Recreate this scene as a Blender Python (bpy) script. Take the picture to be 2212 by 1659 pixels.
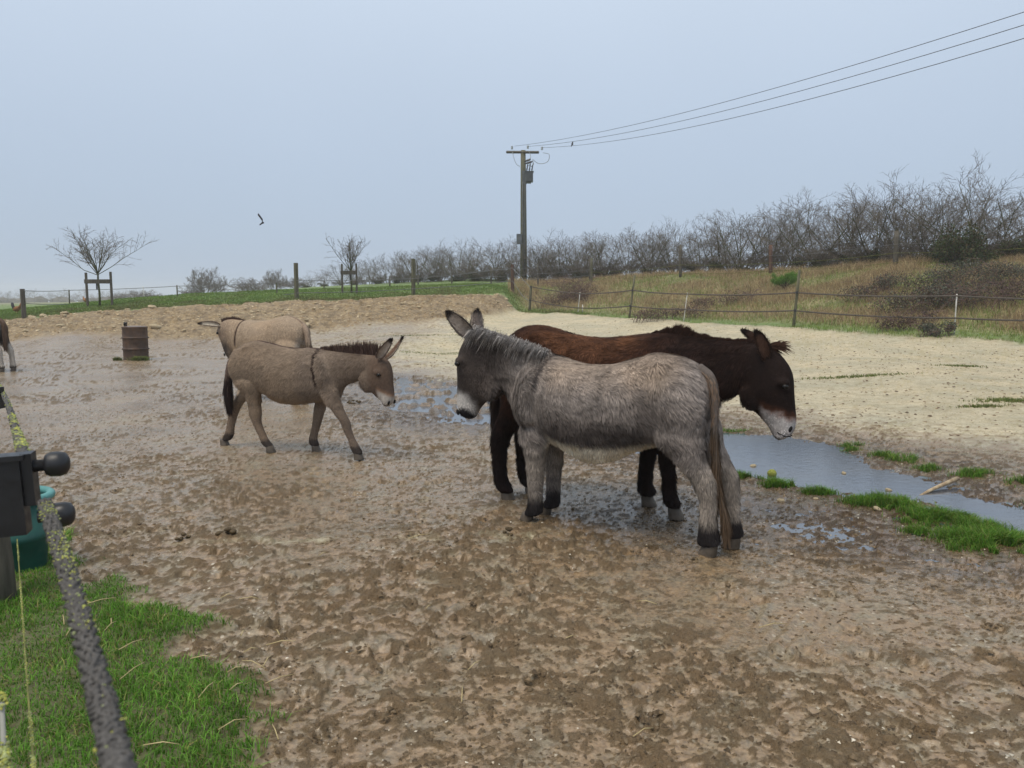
import bpy, math, random
import numpy as np
from mathutils import Vector, Matrix

# ------------------------------------------------------------------ camera, sky, sun, exposure
SC = bpy.context.scene
for o in list(bpy.data.objects):
    bpy.data.objects.remove(o)
COL = SC.collection
EYE = 1.5
PITCH = math.radians(6.163)
FOC = 26.0 / 34.6                     # focal length in picture widths
cam_d = bpy.data.cameras.new('camera')
cam_d.sensor_width = 34.6
cam_d.lens = 26.0
cam_d.clip_start = 0.05
cam_d.clip_end = 6000
cam_d.dof.use_dof = True
cam_d.dof.focus_distance = 6.0
cam_d.dof.aperture_fstop = 9.0
cam = bpy.data.objects.new('camera', cam_d)
cam.location = (0, 0, EYE)
cam.rotation_euler = (math.pi / 2 - PITCH, 0, 0)
COL.objects.link(cam)
SC.camera = cam

SUN_EL, SUN_AZ = math.radians(66), math.radians(222)     # veiled sun, behind and left
world = bpy.data.worlds.new('World')
SC.world = world
world.use_nodes = True
wn = world.node_tree
wn.nodes.clear()
w_out = wn.nodes.new('ShaderNodeOutputWorld')
w_bg = wn.nodes.new('ShaderNodeBackground')
w_sky = wn.nodes.new('ShaderNodeTexSky')
w_sky.sky_type = 'NISHITA'
w_sky.sun_disc = False
w_sky.sun_elevation = SUN_EL
w_sky.sun_rotation = SUN_AZ
w_sky.dust_density = 4.0
w_tc = wn.nodes.new('ShaderNodeTexCoord')
w_sep = wn.nodes.new('ShaderNodeSeparateXYZ')
w_ramp = wn.nodes.new('ShaderNodeValToRGB')              # even stratus layer: paler with height
w_ramp.color_ramp.interpolation = 'EASE'
w_ramp.color_ramp.elements[0].position = 0.0
w_ramp.color_ramp.elements[0].color = (2.9, 3.55, 4.5, 1)
w_ramp.color_ramp.elements[1].position = 0.62
w_ramp.color_ramp.elements[1].color = (4.65, 5.3, 6.1, 1)
w_mix = wn.nodes.new('ShaderNodeMix')
w_mix.data_type = 'RGBA'
w_mix.inputs[0].default_value = 0.9
w_nz = wn.nodes.new('ShaderNodeTexNoise')
w_nz.inputs['Scale'].default_value = 1.6
w_nz.inputs['Detail'].default_value = 4
w_mr = wn.nodes.new('ShaderNodeMapRange')
w_mr.inputs[3].default_value = 0.93
w_mr.inputs[4].default_value = 1.07
w_mul = wn.nodes.new('ShaderNodeVectorMath')
w_mul.operation = 'SCALE'
wl = wn.links
wl.new(w_tc.outputs['Generated'], w_sep.inputs[0])
wl.new(w_tc.outputs['Generated'], w_nz.inputs['Vector'])
wl.new(w_sep.outputs[2], w_ramp.inputs[0])
wl.new(w_nz.outputs[0], w_mr.inputs[0])
wl.new(w_ramp.outputs[0], w_mul.inputs[0])
wl.new(w_mr.outputs[0], w_mul.inputs['Scale'])
wl.new(w_sky.outputs[0], w_mix.inputs[6])
wl.new(w_mul.outputs[0], w_mix.inputs[7])
wl.new(w_mix.outputs[2], w_bg.inputs[0])
wl.new(w_bg.outputs[0], w_out.inputs[0])
w_bg.inputs[1].default_value = 0.1

sun_d = bpy.data.lights.new('sun', 'SUN')
sun_d.energy = 1.5
sun_d.angle = math.radians(30)
sun_d.color = (1.0, 0.90, 0.76)
sun = bpy.data.objects.new('sun', sun_d)
sun.rotation_euler = (math.pi / 2 - SUN_EL, 0, math.radians(-42))
sun.location = (0, 0, 30)
COL.objects.link(sun)

SC.view_settings.view_transform = 'Standard'
SC.view_settings.look = 'None'
SC.view_settings.gamma = 1.0
SC.view_settings.exposure = 0.65
SC.render.engine = 'CYCLES'
SC.cycles.max_bounces = 8
SC.cycles.volume_bounces = 2
SC.cycles.transparent_max_bounces = 8

# ------------------------------------------------------------------ helpers
rng = np.random.default_rng(7)
random.seed(11)


def sight(x, y, Y):
    """world point at forward distance Y on the bearing (x, y) measured on a 2212 wide print"""
    a = (x - 1106) / (2212 * FOC)
    b = (829.5 - y) / (2212 * FOC)
    d = np.array([a, math.cos(PITCH) + b * math.sin(PITCH), -math.sin(PITCH) + b * math.cos(PITCH)])
    p = d * (Y / d[1])
    return float(p[0]), float(p[1]), float(p[2] + EYE)


def fast_mesh(name, verts, tris=None, quads=None, col=None, smooth=True, extra=None):
    me = bpy.data.meshes.new(name)
    verts = np.asarray(verts, dtype=np.float32)
    me.vertices.add(len(verts))
    me.vertices.foreach_set('co', verts.ravel())
    idx, start, p = [], [], 0
    if quads is not None and len(quads):
        q = np.asarray(quads, dtype=np.int32)
        idx.append(q.ravel())
        start.append(np.arange(len(q), dtype=np.int32) * 4)
        p = len(q) * 4
    if tris is not None and len(tris):
        t = np.asarray(tris, dtype=np.int32)
        idx.append(t.ravel())
        start.append(np.arange(len(t), dtype=np.int32) * 3 + p)
    idx = np.concatenate(idx)
    start = np.concatenate(start)
    me.loops.add(len(idx))
    me.loops.foreach_set('vertex_index', idx)
    me.polygons.add(len(start))
    me.polygons.foreach_set('loop_start', start)
    if smooth:
        me.polygons.foreach_set('use_smooth', np.ones(len(start), dtype=bool))
    me.update(calc_edges=True)
    for an, arr in (('Col', col),) + tuple((extra or {}).items()):
        if arr is None:
            continue
        arr = np.asarray(arr, dtype=np.float32)
        if arr.shape[1] == 3:
            arr = np.concatenate([arr, np.ones((len(arr), 1), np.float32)], 1)
        at = me.attributes.new(an, 'FLOAT_COLOR', 'POINT')
        at.data.foreach_set('color', arr.ravel())
    return me


def obj(name, me, mat=None, parent=None, loc=None, rotz=None):
    o = bpy.data.objects.new(name, me)
    COL.objects.link(o)
    if mat is not None and me is not None and not me.materials:
        me.materials.append(mat)
    if parent is not None:
        o.parent = parent
    if loc is not None:
        o.location = loc
    if rotz is not None:
        o.rotation_euler = (0, 0, rotz)
    return o


def tag(o, label=None, cat=None, group=None, kind=None):
    if label:
        o['label'] = label
    if cat:
        o['category'] = cat
    if group:
        o['group'] = group
    if kind:
        o['kind'] = kind
    return o


def thing(name, label, cat, loc=(0, 0, 0), rotz=0.0, group=None):
    o = bpy.data.objects.new(name, None)
    o.empty_display_size = 0.1
    COL.objects.link(o)
    o.location = loc
    o.rotation_euler = (0, 0, rotz)
    return tag(o, label, cat, group)


def copy_tree(root, loc=None, rotz=None, scale=None):
    r = root.copy()
    COL.objects.link(r)
    if loc is not None:
        r.location = loc
    if rotz is not None:
        r.rotation_euler = (0, 0, rotz)
    if scale is not None:
        r.scale = scale
    for ch in list(root.children):
        c = ch.copy()
        COL.objects.link(c)
        c.parent = r
        for g in list(ch.children):
            d = g.copy()
            COL.objects.link(d)
            d.parent = c
    return r


class MB:
    """collects small shapes into one mesh"""

    def __init__(self):
        self.v, self.f, self.c = [], [], []
        self.col = (1, 1, 1)

    def add(self, verts, faces):
        b = len(self.v)
        self.v += [tuple(p) for p in verts]
        self.c += [self.col] * len(verts)
        self.f += [tuple(b + i for i in f) for f in faces]

    def box(self, lo, hi, M=None):
        x0, y0, z0 = lo
        x1, y1, z1 = hi
        vs = [(x0, y0, z0), (x1, y0, z0), (x1, y1, z0), (x0, y1, z0), (x0, y0, z1), (x1, y0, z1), (x1, y1, z1), (x0, y1, z1)]
        if M is not None:
            vs = [tuple(M @ Vector(p)) for p in vs]
        self.add(vs, [(0, 3, 2, 1), (4, 5, 6, 7), (0, 1, 5, 4), (1, 2, 6, 5), (2, 3, 7, 6), (3, 0, 4, 7)])

    def tube(self, pts, rad, n=6, cap=True, wob=0.0):
        pts = [Vector(p) for p in pts]
        m = len(pts)
        if not hasattr(rad, '__len__'):
            rad = [rad] * m
        vs = []
        ref = None
        for i, p in enumerate(pts):
            t = (pts[min(i + 1, m - 1)] - pts[max(i - 1, 0)]).normalized()
            if ref is None:
                ref = Vector((0, 0, 1)) if abs(t.z) < 0.9 else Vector((1, 0, 0))
            a = (ref - t * ref.dot(t))
            a = a.normalized() if a.length > 1e-5 else t.orthogonal().normalized()
            ref = a
            b = t.cross(a)
            for k in range(n):
                an = 2 * math.pi * k / n
                r = rad[i] * (1 + (random.uniform(-wob, wob) if wob else 0))
                vs.append(p + a * math.cos(an) * r + b * math.sin(an) * r)
        fs = []
        for i in range(m - 1):
            for k in range(n):
                k2 = (k + 1) % n
                fs.append((i * n + k, i * n + k2, (i + 1) * n + k2, (i + 1) * n + k))
        if cap:
            fs.append(tuple(range(n - 1, -1, -1)))
            fs.append(tuple((m - 1) * n + k for k in range(n)))
        self.add(vs, fs)

    def lathe(self, prof, n=24, loc=(0, 0, 0)):
        """prof: (r, z) from bottom to top, closed at the ends"""
        vs, fs = [], []
        for r, z in prof:
            for k in range(n):
                a = 2 * math.pi * k / n
                vs.append((loc[0] + r * math.cos(a), loc[1] + r * math.sin(a), loc[2] + z))
        for i in range(len(prof) - 1):
            for k in range(n):
                k2 = (k + 1) % n
                fs.append((i * n + k, i * n + k2, (i + 1) * n + k2, (i + 1) * n + k))
        fs.append(tuple(range(n - 1, -1, -1)))
        fs.append(tuple((len(prof) - 1) * n + k for k in range(n)))
        self.add(vs, fs)

    def ball(self, c, r, nu=10, nv=7, M=None, lump=0.0):
        if not hasattr(r, '__len__'):
            r = (r, r, r)
        vs, fs = [], []
        for j in range(nv + 1):
            ph = math.pi * j / nv
            for i in range(nu):
                th = 2 * math.pi * i / nu
                k = 1 + (random.uniform(-lump, lump) if lump else 0)
                p = Vector((r[0] * math.sin(ph) * math.cos(th) * k, r[1] * math.sin(ph) * math.sin(th) * k, r[2] * math.cos(ph) * k))
                if M is not None:
                    p = M @ p
                vs.append(tuple(p + Vector(c)))
        for j in range(nv):
            for i in range(nu):
                i2 = (i + 1) % nu
                fs.append((j * nu + i, (j + 1) * nu + i, (j + 1) * nu + i2, j * nu + i2))
        self.add(vs, fs)

    def mesh(self, name, smooth=True, color=False):
        me = bpy.data.meshes.new(name)
        me.from_pydata(self.v, [], self.f)
        if smooth:
            me.polygons.foreach_set('use_smooth', np.ones(len(self.f), dtype=bool))
        if color:
            at = me.attributes.new('Col', 'FLOAT_COLOR', 'POINT')
            c = np.ones((len(self.v), 4), np.float32)
            c[:, :3] = np.array(self.c)
            at.data.foreach_set('color', c.ravel())
        me.update()
        return me

    def build(self, name, mat, parent=None, smooth=True, color=False, loc=None):
        return obj(name, self.mesh(name, smooth, color), mat, parent, loc)


# ---- numpy noise
_tab = np.random.default_rng(3).random((256, 256)).astype(np.float32) * 2 - 1


def vnoise(x, y):
    xi = np.floor(x).astype(np.int64)
    yi = np.floor(y).astype(np.int64)
    fx = (x - xi).astype(np.float32)
    fy = (y - yi).astype(np.float32)
    fx = fx * fx * fx * (fx * (fx * 6 - 15) + 10)
    fy = fy * fy * fy * (fy * (fy * 6 - 15) + 10)
    a = _tab[xi & 255, yi & 255]
    b = _tab[(xi + 1) & 255, yi & 255]
    c = _tab[xi & 255, (yi + 1) & 255]
    d = _tab[(xi + 1) & 255, (yi + 1) & 255]
    return (a * (1 - fx) + b * fx) * (1 - fy) + (c * (1 - fx) + d * fx) * fy


def fbm(x, y, size, octs=3, seed=0, gain=0.5):
    x = np.asarray(x, dtype=np.float64) / size + seed * 17.31
    y = np.asarray(y, dtype=np.float64) / size + seed * 9.77
    s, a, n = 0, 1.0, 0
    ca, sa = math.cos(0.6), math.sin(0.6)
    for _ in range(octs):
        s = s + a * vnoise(x, y)
        n += a
        a *= gain
        x, y = (x * ca - y * sa) * 2.03 + 5.2, (x * sa + y * ca) * 2.03 + 1.3
    return s / n


def sstep(a, b, x):
    t = np.clip((x - a) / (b - a), 0, 1)
    return t * t * (3 - 2 * t)


# ---- node materials
class NT:
    def __init__(self, name):
        self.m = bpy.data.materials.new(name)
        self.m.use_nodes = True
        self.t = self.m.node_tree
        self.t.nodes.clear()
        self.out = self.t.nodes.new('ShaderNodeOutputMaterial')

    def n(self, typ, ins=None, **kw):
        nd = self.t.nodes.new('ShaderNode' + typ)
        for k, v in kw.items():
            setattr(nd, k, v)
        for k, v in (ins or {}).items():
            s = nd.inputs[k]
            if isinstance(v, bpy.types.NodeSocket):
                self.t.links.new(v, s)
            elif isinstance(v, (tuple, list)) and len(v) == 3 and s.type == 'RGBA':
                s.default_value = (*v, 1)
            else:
                s.default_value = v
        return nd

    def pos(self):
        return self.n('NewGeometry').outputs['Position']

    def objc(self):
        return self.n('TexCoord').outputs['Object']

    def noise(self, vec, scale, detail=4, rough=0.55, dist=0.0):
        return self.n('TexNoise', {'Vector': vec, 'Scale': scale, 'Detail': detail, 'Roughness': rough, 'Distortion': dist}).outputs[0]

    def rng(self, v, a, b, c, d):
        return self.n('MapRange', {0: v, 1: a, 2: b, 3: c, 4: d}).outputs[0]

    def mix(self, f, a, b):
        return self.n('Mix', {0: f, 6: a, 7: b}, data_type='RGBA').outputs[2]

    def mul(self, a, b):
        return self.n('Mix', {0: 1.0, 6: a, 7: b}, data_type='RGBA', blend_type='MULTIPLY').outputs[2]

    def math(self, op, a, b=0.0):
        return self.n('Math', {0: a, 1: b}, operation=op).outputs[0]

    def attr(self, name='Col'):
        return self.n('Attribute', attribute_name=name)

    def bump(self, h, strength=0.4, dist=0.01):
        return self.n('Bump', {'Height': h, 'Strength': strength, 'Distance': dist}).outputs[0]

    def bsdf(self, color, rough=0.7, spec=0.5, normal=None, **kw):
        ins = {'Base Color': color, 'Roughness': rough, 'Specular IOR Level': spec}
        if normal is not None:
            ins['Normal'] = normal
        ins.update(kw)
        b = self.n('BsdfPrincipled', ins)
        self.t.links.new(b.outputs[0], self.out.inputs[0])
        return self.m


def plain(name, c1, c2, scale=8.0, rough=0.75, spec=0.3, bump=0.3, bd=0.004, metallic=0.0, stretch=None):
    t = NT(name)
    v = t.objc()
    if stretch:
        v = t.n('Mapping', {'Vector': v, 'Scale': stretch}).outputs[0]
    a = t.noise(v, scale, 6, 0.62)
    c = t.mix(t.rng(a, 0.32, 0.68, 0, 1), c1, c2)
    h = t.noise(v, scale * 4, 5)
    return t.bsdf(c, t.rng(h, 0.3, 0.7, rough - 0.12, min(1, rough + 0.12)), spec, t.bump(h, bump, bd), Metallic=metallic)


def vcol(name, rough=0.8, spec=0.2, scale=30.0, lo=0.75, hi=1.2, trans=0.0, per=None):
    t = NT(name)
    c = t.attr().outputs['Color']
    k = t.rng(t.noise(t.pos(), scale, 3), 0.3, 0.7, lo, hi)
    cc = t.n('VectorMath', {0: c, 'Scale': k}, operation='SCALE').outputs[0]
    if trans > 0:
        b = t.n('BsdfPrincipled', {'Base Color': cc, 'Roughness': rough, 'Specular IOR Level': spec})
        tr = t.n('BsdfTranslucent', {'Color': cc})
        mx = t.n('MixShader', {0: trans, 1: b.outputs[0], 2: tr.outputs[0]})
        t.t.links.new(mx.outputs[0], t.out.inputs[0])
        return t.m
    return t.bsdf(cc, rough, spec)


M_BARK = plain('bark', (0.035, 0.032, 0.02), (0.075, 0.068, 0.045), 9, 0.85, 0.2, 0.5, 0.01)
M_BARKG = plain('mossy_bark', (0.05, 0.06, 0.02), (0.11, 0.11, 0.055), 6, 0.9, 0.15, 0.5, 0.01)
M_TWIG = plain('twigs', (0.085, 0.07, 0.055), (0.16, 0.135, 0.105), 4, 0.8, 0.2, 0.1)
M_WOOD = plain('weathered_wood', (0.05, 0.045, 0.035), (0.13, 0.115, 0.09), 7, 0.85, 0.2, 0.5, 0.006, stretch=(3, 3, 0.4))
M_WOODG = plain('mossy_wood', (0.06, 0.062, 0.035), (0.15, 0.14, 0.09), 6, 0.85, 0.2, 0.5, 0.006, stretch=(3, 3, 0.5))
M_WOODB = plain('brown_wood', (0.075, 0.04, 0.03), (0.14, 0.085, 0.06), 6, 0.85, 0.2, 0.5, 0.006, stretch=(3, 3, 0.4))
M_PLASTIC = plain('black_plastic', (0.008, 0.008, 0.009), (0.02, 0.02, 0.022), 14, 0.42, 0.5, 0.15, 0.002)
M_TAPE = plain('dark_tape', (0.06, 0.05, 0.042), (0.12, 0.1, 0.085), 20, 0.7, 0.3, 0.1)
M_WIRE = plain('grey_wire', (0.10, 0.10, 0.10), (0.16, 0.16, 0.155), 10, 0.6, 0.4, 0.1)
M_WHITEP = plain('white_stake', (0.38, 0.37, 0.33), (0.62, 0.6, 0.55), 12, 0.6, 0.4, 0.1)
M_STEEL = plain('grey_steel', (0.07, 0.08, 0.085), (0.12, 0.13, 0.135), 5, 0.55, 0.4, 0.1)
M_STONE = plain('limestone', (0.32, 0.245, 0.145), (0.48, 0.40, 0.265), 6, 0.85, 0.25, 0.6, 0.01)
M_HAIR = vcol('animal_hair', 0.7, 0.06, 60, 0.85, 1.12)
M_SKIN = vcol('animal_coat', 0.8, 0.06, 45, 0.75, 1.15)
M_LEAF = vcol('leaves', 0.6, 0.15, 8, 0.75, 1.2, 0.25)
M_GRASS = vcol('grass_blades', 0.55, 0.12, 5, 0.75, 1.2, 0.3)
M_DRY = vcol('dry_stalks', 0.8, 0.08, 3, 0.7, 1.25, 0.2)
M_LUMP = vcol('lumps', 0.7, 0.2, 70, 0.6, 1.3)
M_RUSTL = plain("rusty_lid", (0.10, 0.075, 0.065), (0.20, 0.16, 0.145), 6, 0.5, 0.4, 0.2)
M_STICK = plain("peeled_stick", (0.20, 0.13, 0.07), (0.48, 0.38, 0.24), 20, 0.7, 0.3, 0.3)
M_MOSS = plain("moss", (0.14, 0.16, 0.03), (0.30, 0.31, 0.08), 60, 0.9, 0.1, 0.6)
M_STRAW = plain("straw", (0.36, 0.28, 0.13), (0.55, 0.45, 0.24), 30, 0.7, 0.3, 0.1)
M_COMB = plain("red_comb", (0.25, 0.02, 0.015), (0.35, 0.03, 0.02), 30, 0.6, 0.3, 0.1)
M_TUB = plain("green_plastic", (0.012, 0.075, 0.06), (0.025, 0.12, 0.095), 8, 0.5, 0.4, 0.1)
M_TUBRIM = plain("teal_plastic", (0.06, 0.20, 0.19), (0.12, 0.33, 0.31), 12, 0.5, 0.4, 0.15)
M_MOSSWIRE = plain("mossy_wire", (0.10, 0.11, 0.03), (0.20, 0.20, 0.06), 6, 0.8, 0.2, 0.1)
M_ROPEW = plain("pale_rope", (0.22, 0.22, 0.19), (0.36, 0.36, 0.31), 10, 0.7, 0.3, 0.1)
M_CERAM = plain("pale_glass_insulator", (0.30, 0.33, 0.34), (0.5, 0.53, 0.54), 10, 0.25, 0.5, 0.05)
M_CERAMB = plain("dark_ceramic", (0.04, 0.035, 0.035), (0.08, 0.07, 0.068), 10, 0.35, 0.5, 0.05)
M_PALEWIRE = plain("grey_cable", (0.20, 0.22, 0.22), (0.33, 0.35, 0.35), 10, 0.5, 0.4, 0.05)
M_WIRED = plain("dark_line", (0.05, 0.05, 0.052), (0.08, 0.08, 0.082), 10, 0.5, 0.4, 0.05)
M_BIRD = plain("dark_feathers", (0.03, 0.03, 0.035), (0.08, 0.08, 0.09), 30, 0.7, 0.2, 0.1)

# ------------------------------------------------------------------ terrain
CTRL = []
for X in (-16, -9, -5, -2, 1, 4):
    for Y in (-6, -1, 3, 6):
        CTRL.append((X, Y, 0.02))
CTRL += [(X, Y, 0.015) for X in (-14, -9, -5, -2) for Y in (10, 14, 19, 23)]
CTRL += [(0, 9, 0.01), (0.5, 12.5, 0.015), (2.4, 7.4, 0), (3.3, 6.2, 0), (4.2, 4.6, 0), (7, 3, 0.03), (9, -2, 0.05), (16, -4, 0.1), (-3, -30, 0), (20, -30, 0.2), (-30, -20, 0)]
SAND_EDGE = [(2700, 765, 16.5), (2212, 742, 19), (1950, 728, 21), (1720, 712, 23.5), (1500, 698, 27), (1300, 686, 31), (1160, 677, 34.5), (1112, 668, 36.3)]
BANK_TOP = [(1090, 637, 37), (1000, 640, 36), (893, 643, 35), (640, 653, 33.5), (400, 664, 32.5), (200, 676, 31.5), (45, 690, 31), (-200, 702, 30.5), (-600, 715, 30)]
BANK_BASE = [(1085, 676, 35), (1000, 690, 32), (900, 700, 30.5), (700, 716, 29), (500, 730, 28), (350, 738, 27.5), (0, 742, 27.3), (-300, 742, 27.3), (-700, 744, 27)]
for q in SAND_EDGE + BANK_TOP + BANK_BASE:
    CTRL.append(sight(*q))
for q in [(1100, 720, 26), (900, 740, 24), (1400, 740, 22), (1700, 785, 16.5), (2000, 805, 14), (1850, 900, 10.2), (2150, 860, 11), (1100, 785, 18.3),
          (2300, 640, 24), (2212, 566, 28), (1935, 577, 30.5), (1665, 593, 35), (1470, 600, 38), (1300, 607, 42), (1131, 612, 48), (1850, 650, 26.5), (1550, 650, 31.5), (1350, 645, 35), (1200, 640, 39.5), (2600, 540, 26),
          (1105, 622, 43), (1000, 618, 48), (893, 620, 52), (800, 622, 60), (640, 633, 55), (400, 646, 52), (200, 659, 48), (45, 670, 42), (850, 612, 68), (640, 624, 90), (1000, 605, 60), (-300, 680, 42),
          (300, 649, 120), (100, 656, 110), (-200, 660, 110), (500, 642, 100), (-600, 665, 100)]:
    CTRL.append(sight(*q))
CTRL += [(8, 60, 3.0), (16, 50, 3.0), (24, 42, 3.1), (34, 30, 3.0), (30, 10, 1.6), (20, 15, 0.9), (13, 8, 0.25), (40, 100, 2.8), (0, 140, 2.2), (-60, 200, 1.2), (-150, 300, 1.1), (-30, 300, 1.1), (60, 300, 1.6), (200, 200, 2),
         (-600, 1500, -4), (0, 1500, -4), (600, 1500, -4), (-2000, 3000, -14), (0, 3000, -14), (2000, 3000, -14), (1500, 400, 0), (-1500, 500, 0), (-100, 60, 0.6), (-60, 20, 0.2), (80, 0, 2)]
CTRL = np.array(CTRL)


def warp(X, Y):
    r = np.hypot(X, Y) + 1e-6
    k = np.log1p(r / 6.0) / r
    return X * k, Y * k


def tps(d2):
    return 0.5 * d2 * np.log(d2 + 1e-9)


_cx, _cy = warp(CTRL[:, 0], CTRL[:, 1])
_n = len(CTRL)
_A = np.zeros((_n + 3, _n + 3))
_A[:_n, :_n] = tps((_cx[:, None] - _cx) ** 2 + (_cy[:, None] - _cy) ** 2) + np.eye(_n) * 1e-4
_P = np.stack([np.ones(_n), _cx, _cy], 1)
_A[:_n, _n:] = _P
_A[_n:, :_n] = _P.T
_w = np.linalg.solve(_A, np.concatenate([CTRL[:, 2], np.zeros(3)]))


def base_z(X, Y):
    X = np.atleast_1d(np.asarray(X, float))
    Y = np.atleast_1d(np.asarray(Y, float))
    sh = X.shape
    wx, wy = warp(X.ravel(), Y.ravel())
    out = np.zeros(len(wx))
    for i in range(0, len(wx), 40000):
        a, b = wx[i:i + 40000], wy[i:i + 40000]
        out[i:i + 40000] = tps((a[:, None] - _cx) ** 2 + (b[:, None] - _cy) ** 2) @ _w[:_n] + _w[_n] + _w[_n + 1] * a + _w[_n + 2] * b
    return out.reshape(sh)


def line_fn(pts):
    q = sorted((sight(*p)[0] / p[2], math.hypot(*sight(*p)[:2])) for p in pts)
    a = np.array([i[0] for i in q])
    b = np.array([i[1] for i in q])
    return lambda t: np.interp(t, a, b)


R_GRASS = line_fn(BANK_TOP + SAND_EDGE)
R_BASE = line_fn(BANK_BASE + SAND_EDGE)
PUDDLE = np.array([(-2.3, 15.2), (-0.9, 13.9), (0.9, 11.0), (2.38, 8.6), (2.78, 8.35), (3.13, 7.8), (3.33, 7.5), (3.36, 6.9), (3.5, 6.6), (3.6, 6.1), (3.75, 5.6), (4.3, 5.0), (5.2, 4.2),
                   (4.6, 3.9), (3.5, 4.6), (3.15, 5.0), (3.05, 5.3), (3.02, 5.6), (2.8, 5.8), (2.55, 5.82), (2.36, 6.1), (2.15, 6.2), (2.05, 6.42), (1.7, 6.6), (1.2, 7.7), (0.3, 9.2), (-0.4, 9.8), (-1.2, 10.2), (-1.6, 10.5), (-2.2, 12.2)])
LAWN = np.array([(-6, 4.9), (-4, 5.0), (-2.75, 4.5), (-2.39, 4.11), (-1.89, 3.72), (-1.52, 3.44), (-1.34, 3.11), (-1.16, 3.03), (-0.92, 2.64), (-0.79, 2.3), (-0.7, 1.8), (-0.5, 0.5), (-0.5, -3), (-6, -3)])


def sdist(X, Y, poly):
    """signed distance to a polygon, negative inside"""
    d = np.full(X.shape, 1e9)
    ins = np.zeros(X.shape, bool)
    n = len(poly)
    for i in range(n):
        ax, ay = poly[i]
        bx, by = poly[(i + 1) % n]
        ex, ey = bx - ax, by - ay
        t = np.clip(((X - ax) * ex + (Y - ay) * ey) / (ex * ex + ey * ey), 0, 1)
        d = np.minimum(d, (X - ax - t * ex) ** 2 + (Y - ay - t * ey) ** 2)
        c = (ay > Y) != (by > Y)
        with np.errstate(divide='ignore', invalid='ignore'):
            xs = ex * (Y - ay) / (ey if ey else 1e-9) + ax
        ins ^= c & (X < xs)
    d = np.sqrt(d)
    return np.where(ins, -d, d)


random.seed(5)
HOOFS = [(random.uniform(-3.5, 4.2), random.uniform(2.2, 8.5), random.uniform(0, 6.28), random.uniform(0.8, 1.15)) for _ in range(420)]


def zones(X, Y):
    t = X / np.maximum(Y, 0.5)
    R = np.hypot(X, Y)
    wob = fbm(X, Y, 1.4, 3, 1) * 0.5
    grass = sstep(-0.25, 0.25, R - R_GRASS(t) + wob) * (Y > 5)
    bank = sstep(-0.6, 0.6, R - R_BASE(t) + wob) * (Y > 12) * (1 - grass)
    dp = sdist(X, Y, PUDDLE) + 0.22 * fbm(X, Y, 0.55, 3, 45) + 0.05 * fbm(X, Y, 0.12, 2, 46)
    # beyond the long puddle the yard is pale packed sand
    side = (X + 2.0) * 0.80 + (Y - 14.5) * 0.60
    sand = sstep(-0.5, 3.5, side + wob * 2.2)
    left = sstep(-5.5, -2.0, X + (Y - 16) * -0.1)
    sand = sand * (0.35 + 0.65 * left) * (1 - grass)
    smear = np.exp(-((Y - 4.66 - 0.10 * X + 0.08 * fbm(X, Y, 0.6, 2, 41)) / 0.085) ** 2) * (X > -2.1) * (X < 0.35) * sstep(-0.3, 0.25, fbm(X, Y, 0.3, 3, 42))
    sand = np.clip(sand + 0.38 * smear, 0, 1)
    lawn = sstep(0.10, -0.10, sdist(X, Y, LAWN) + fbm(X, Y, 0.28, 3, 4) * 0.28)
    dry = sstep(0.2, 1.6, R - R_GRASS(t) + wob) * sstep(-0.01, 0.03, t) * grass * (1 - sstep(50, 60, R))
    return grass, bank, sand, lawn, dry, dp


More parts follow.
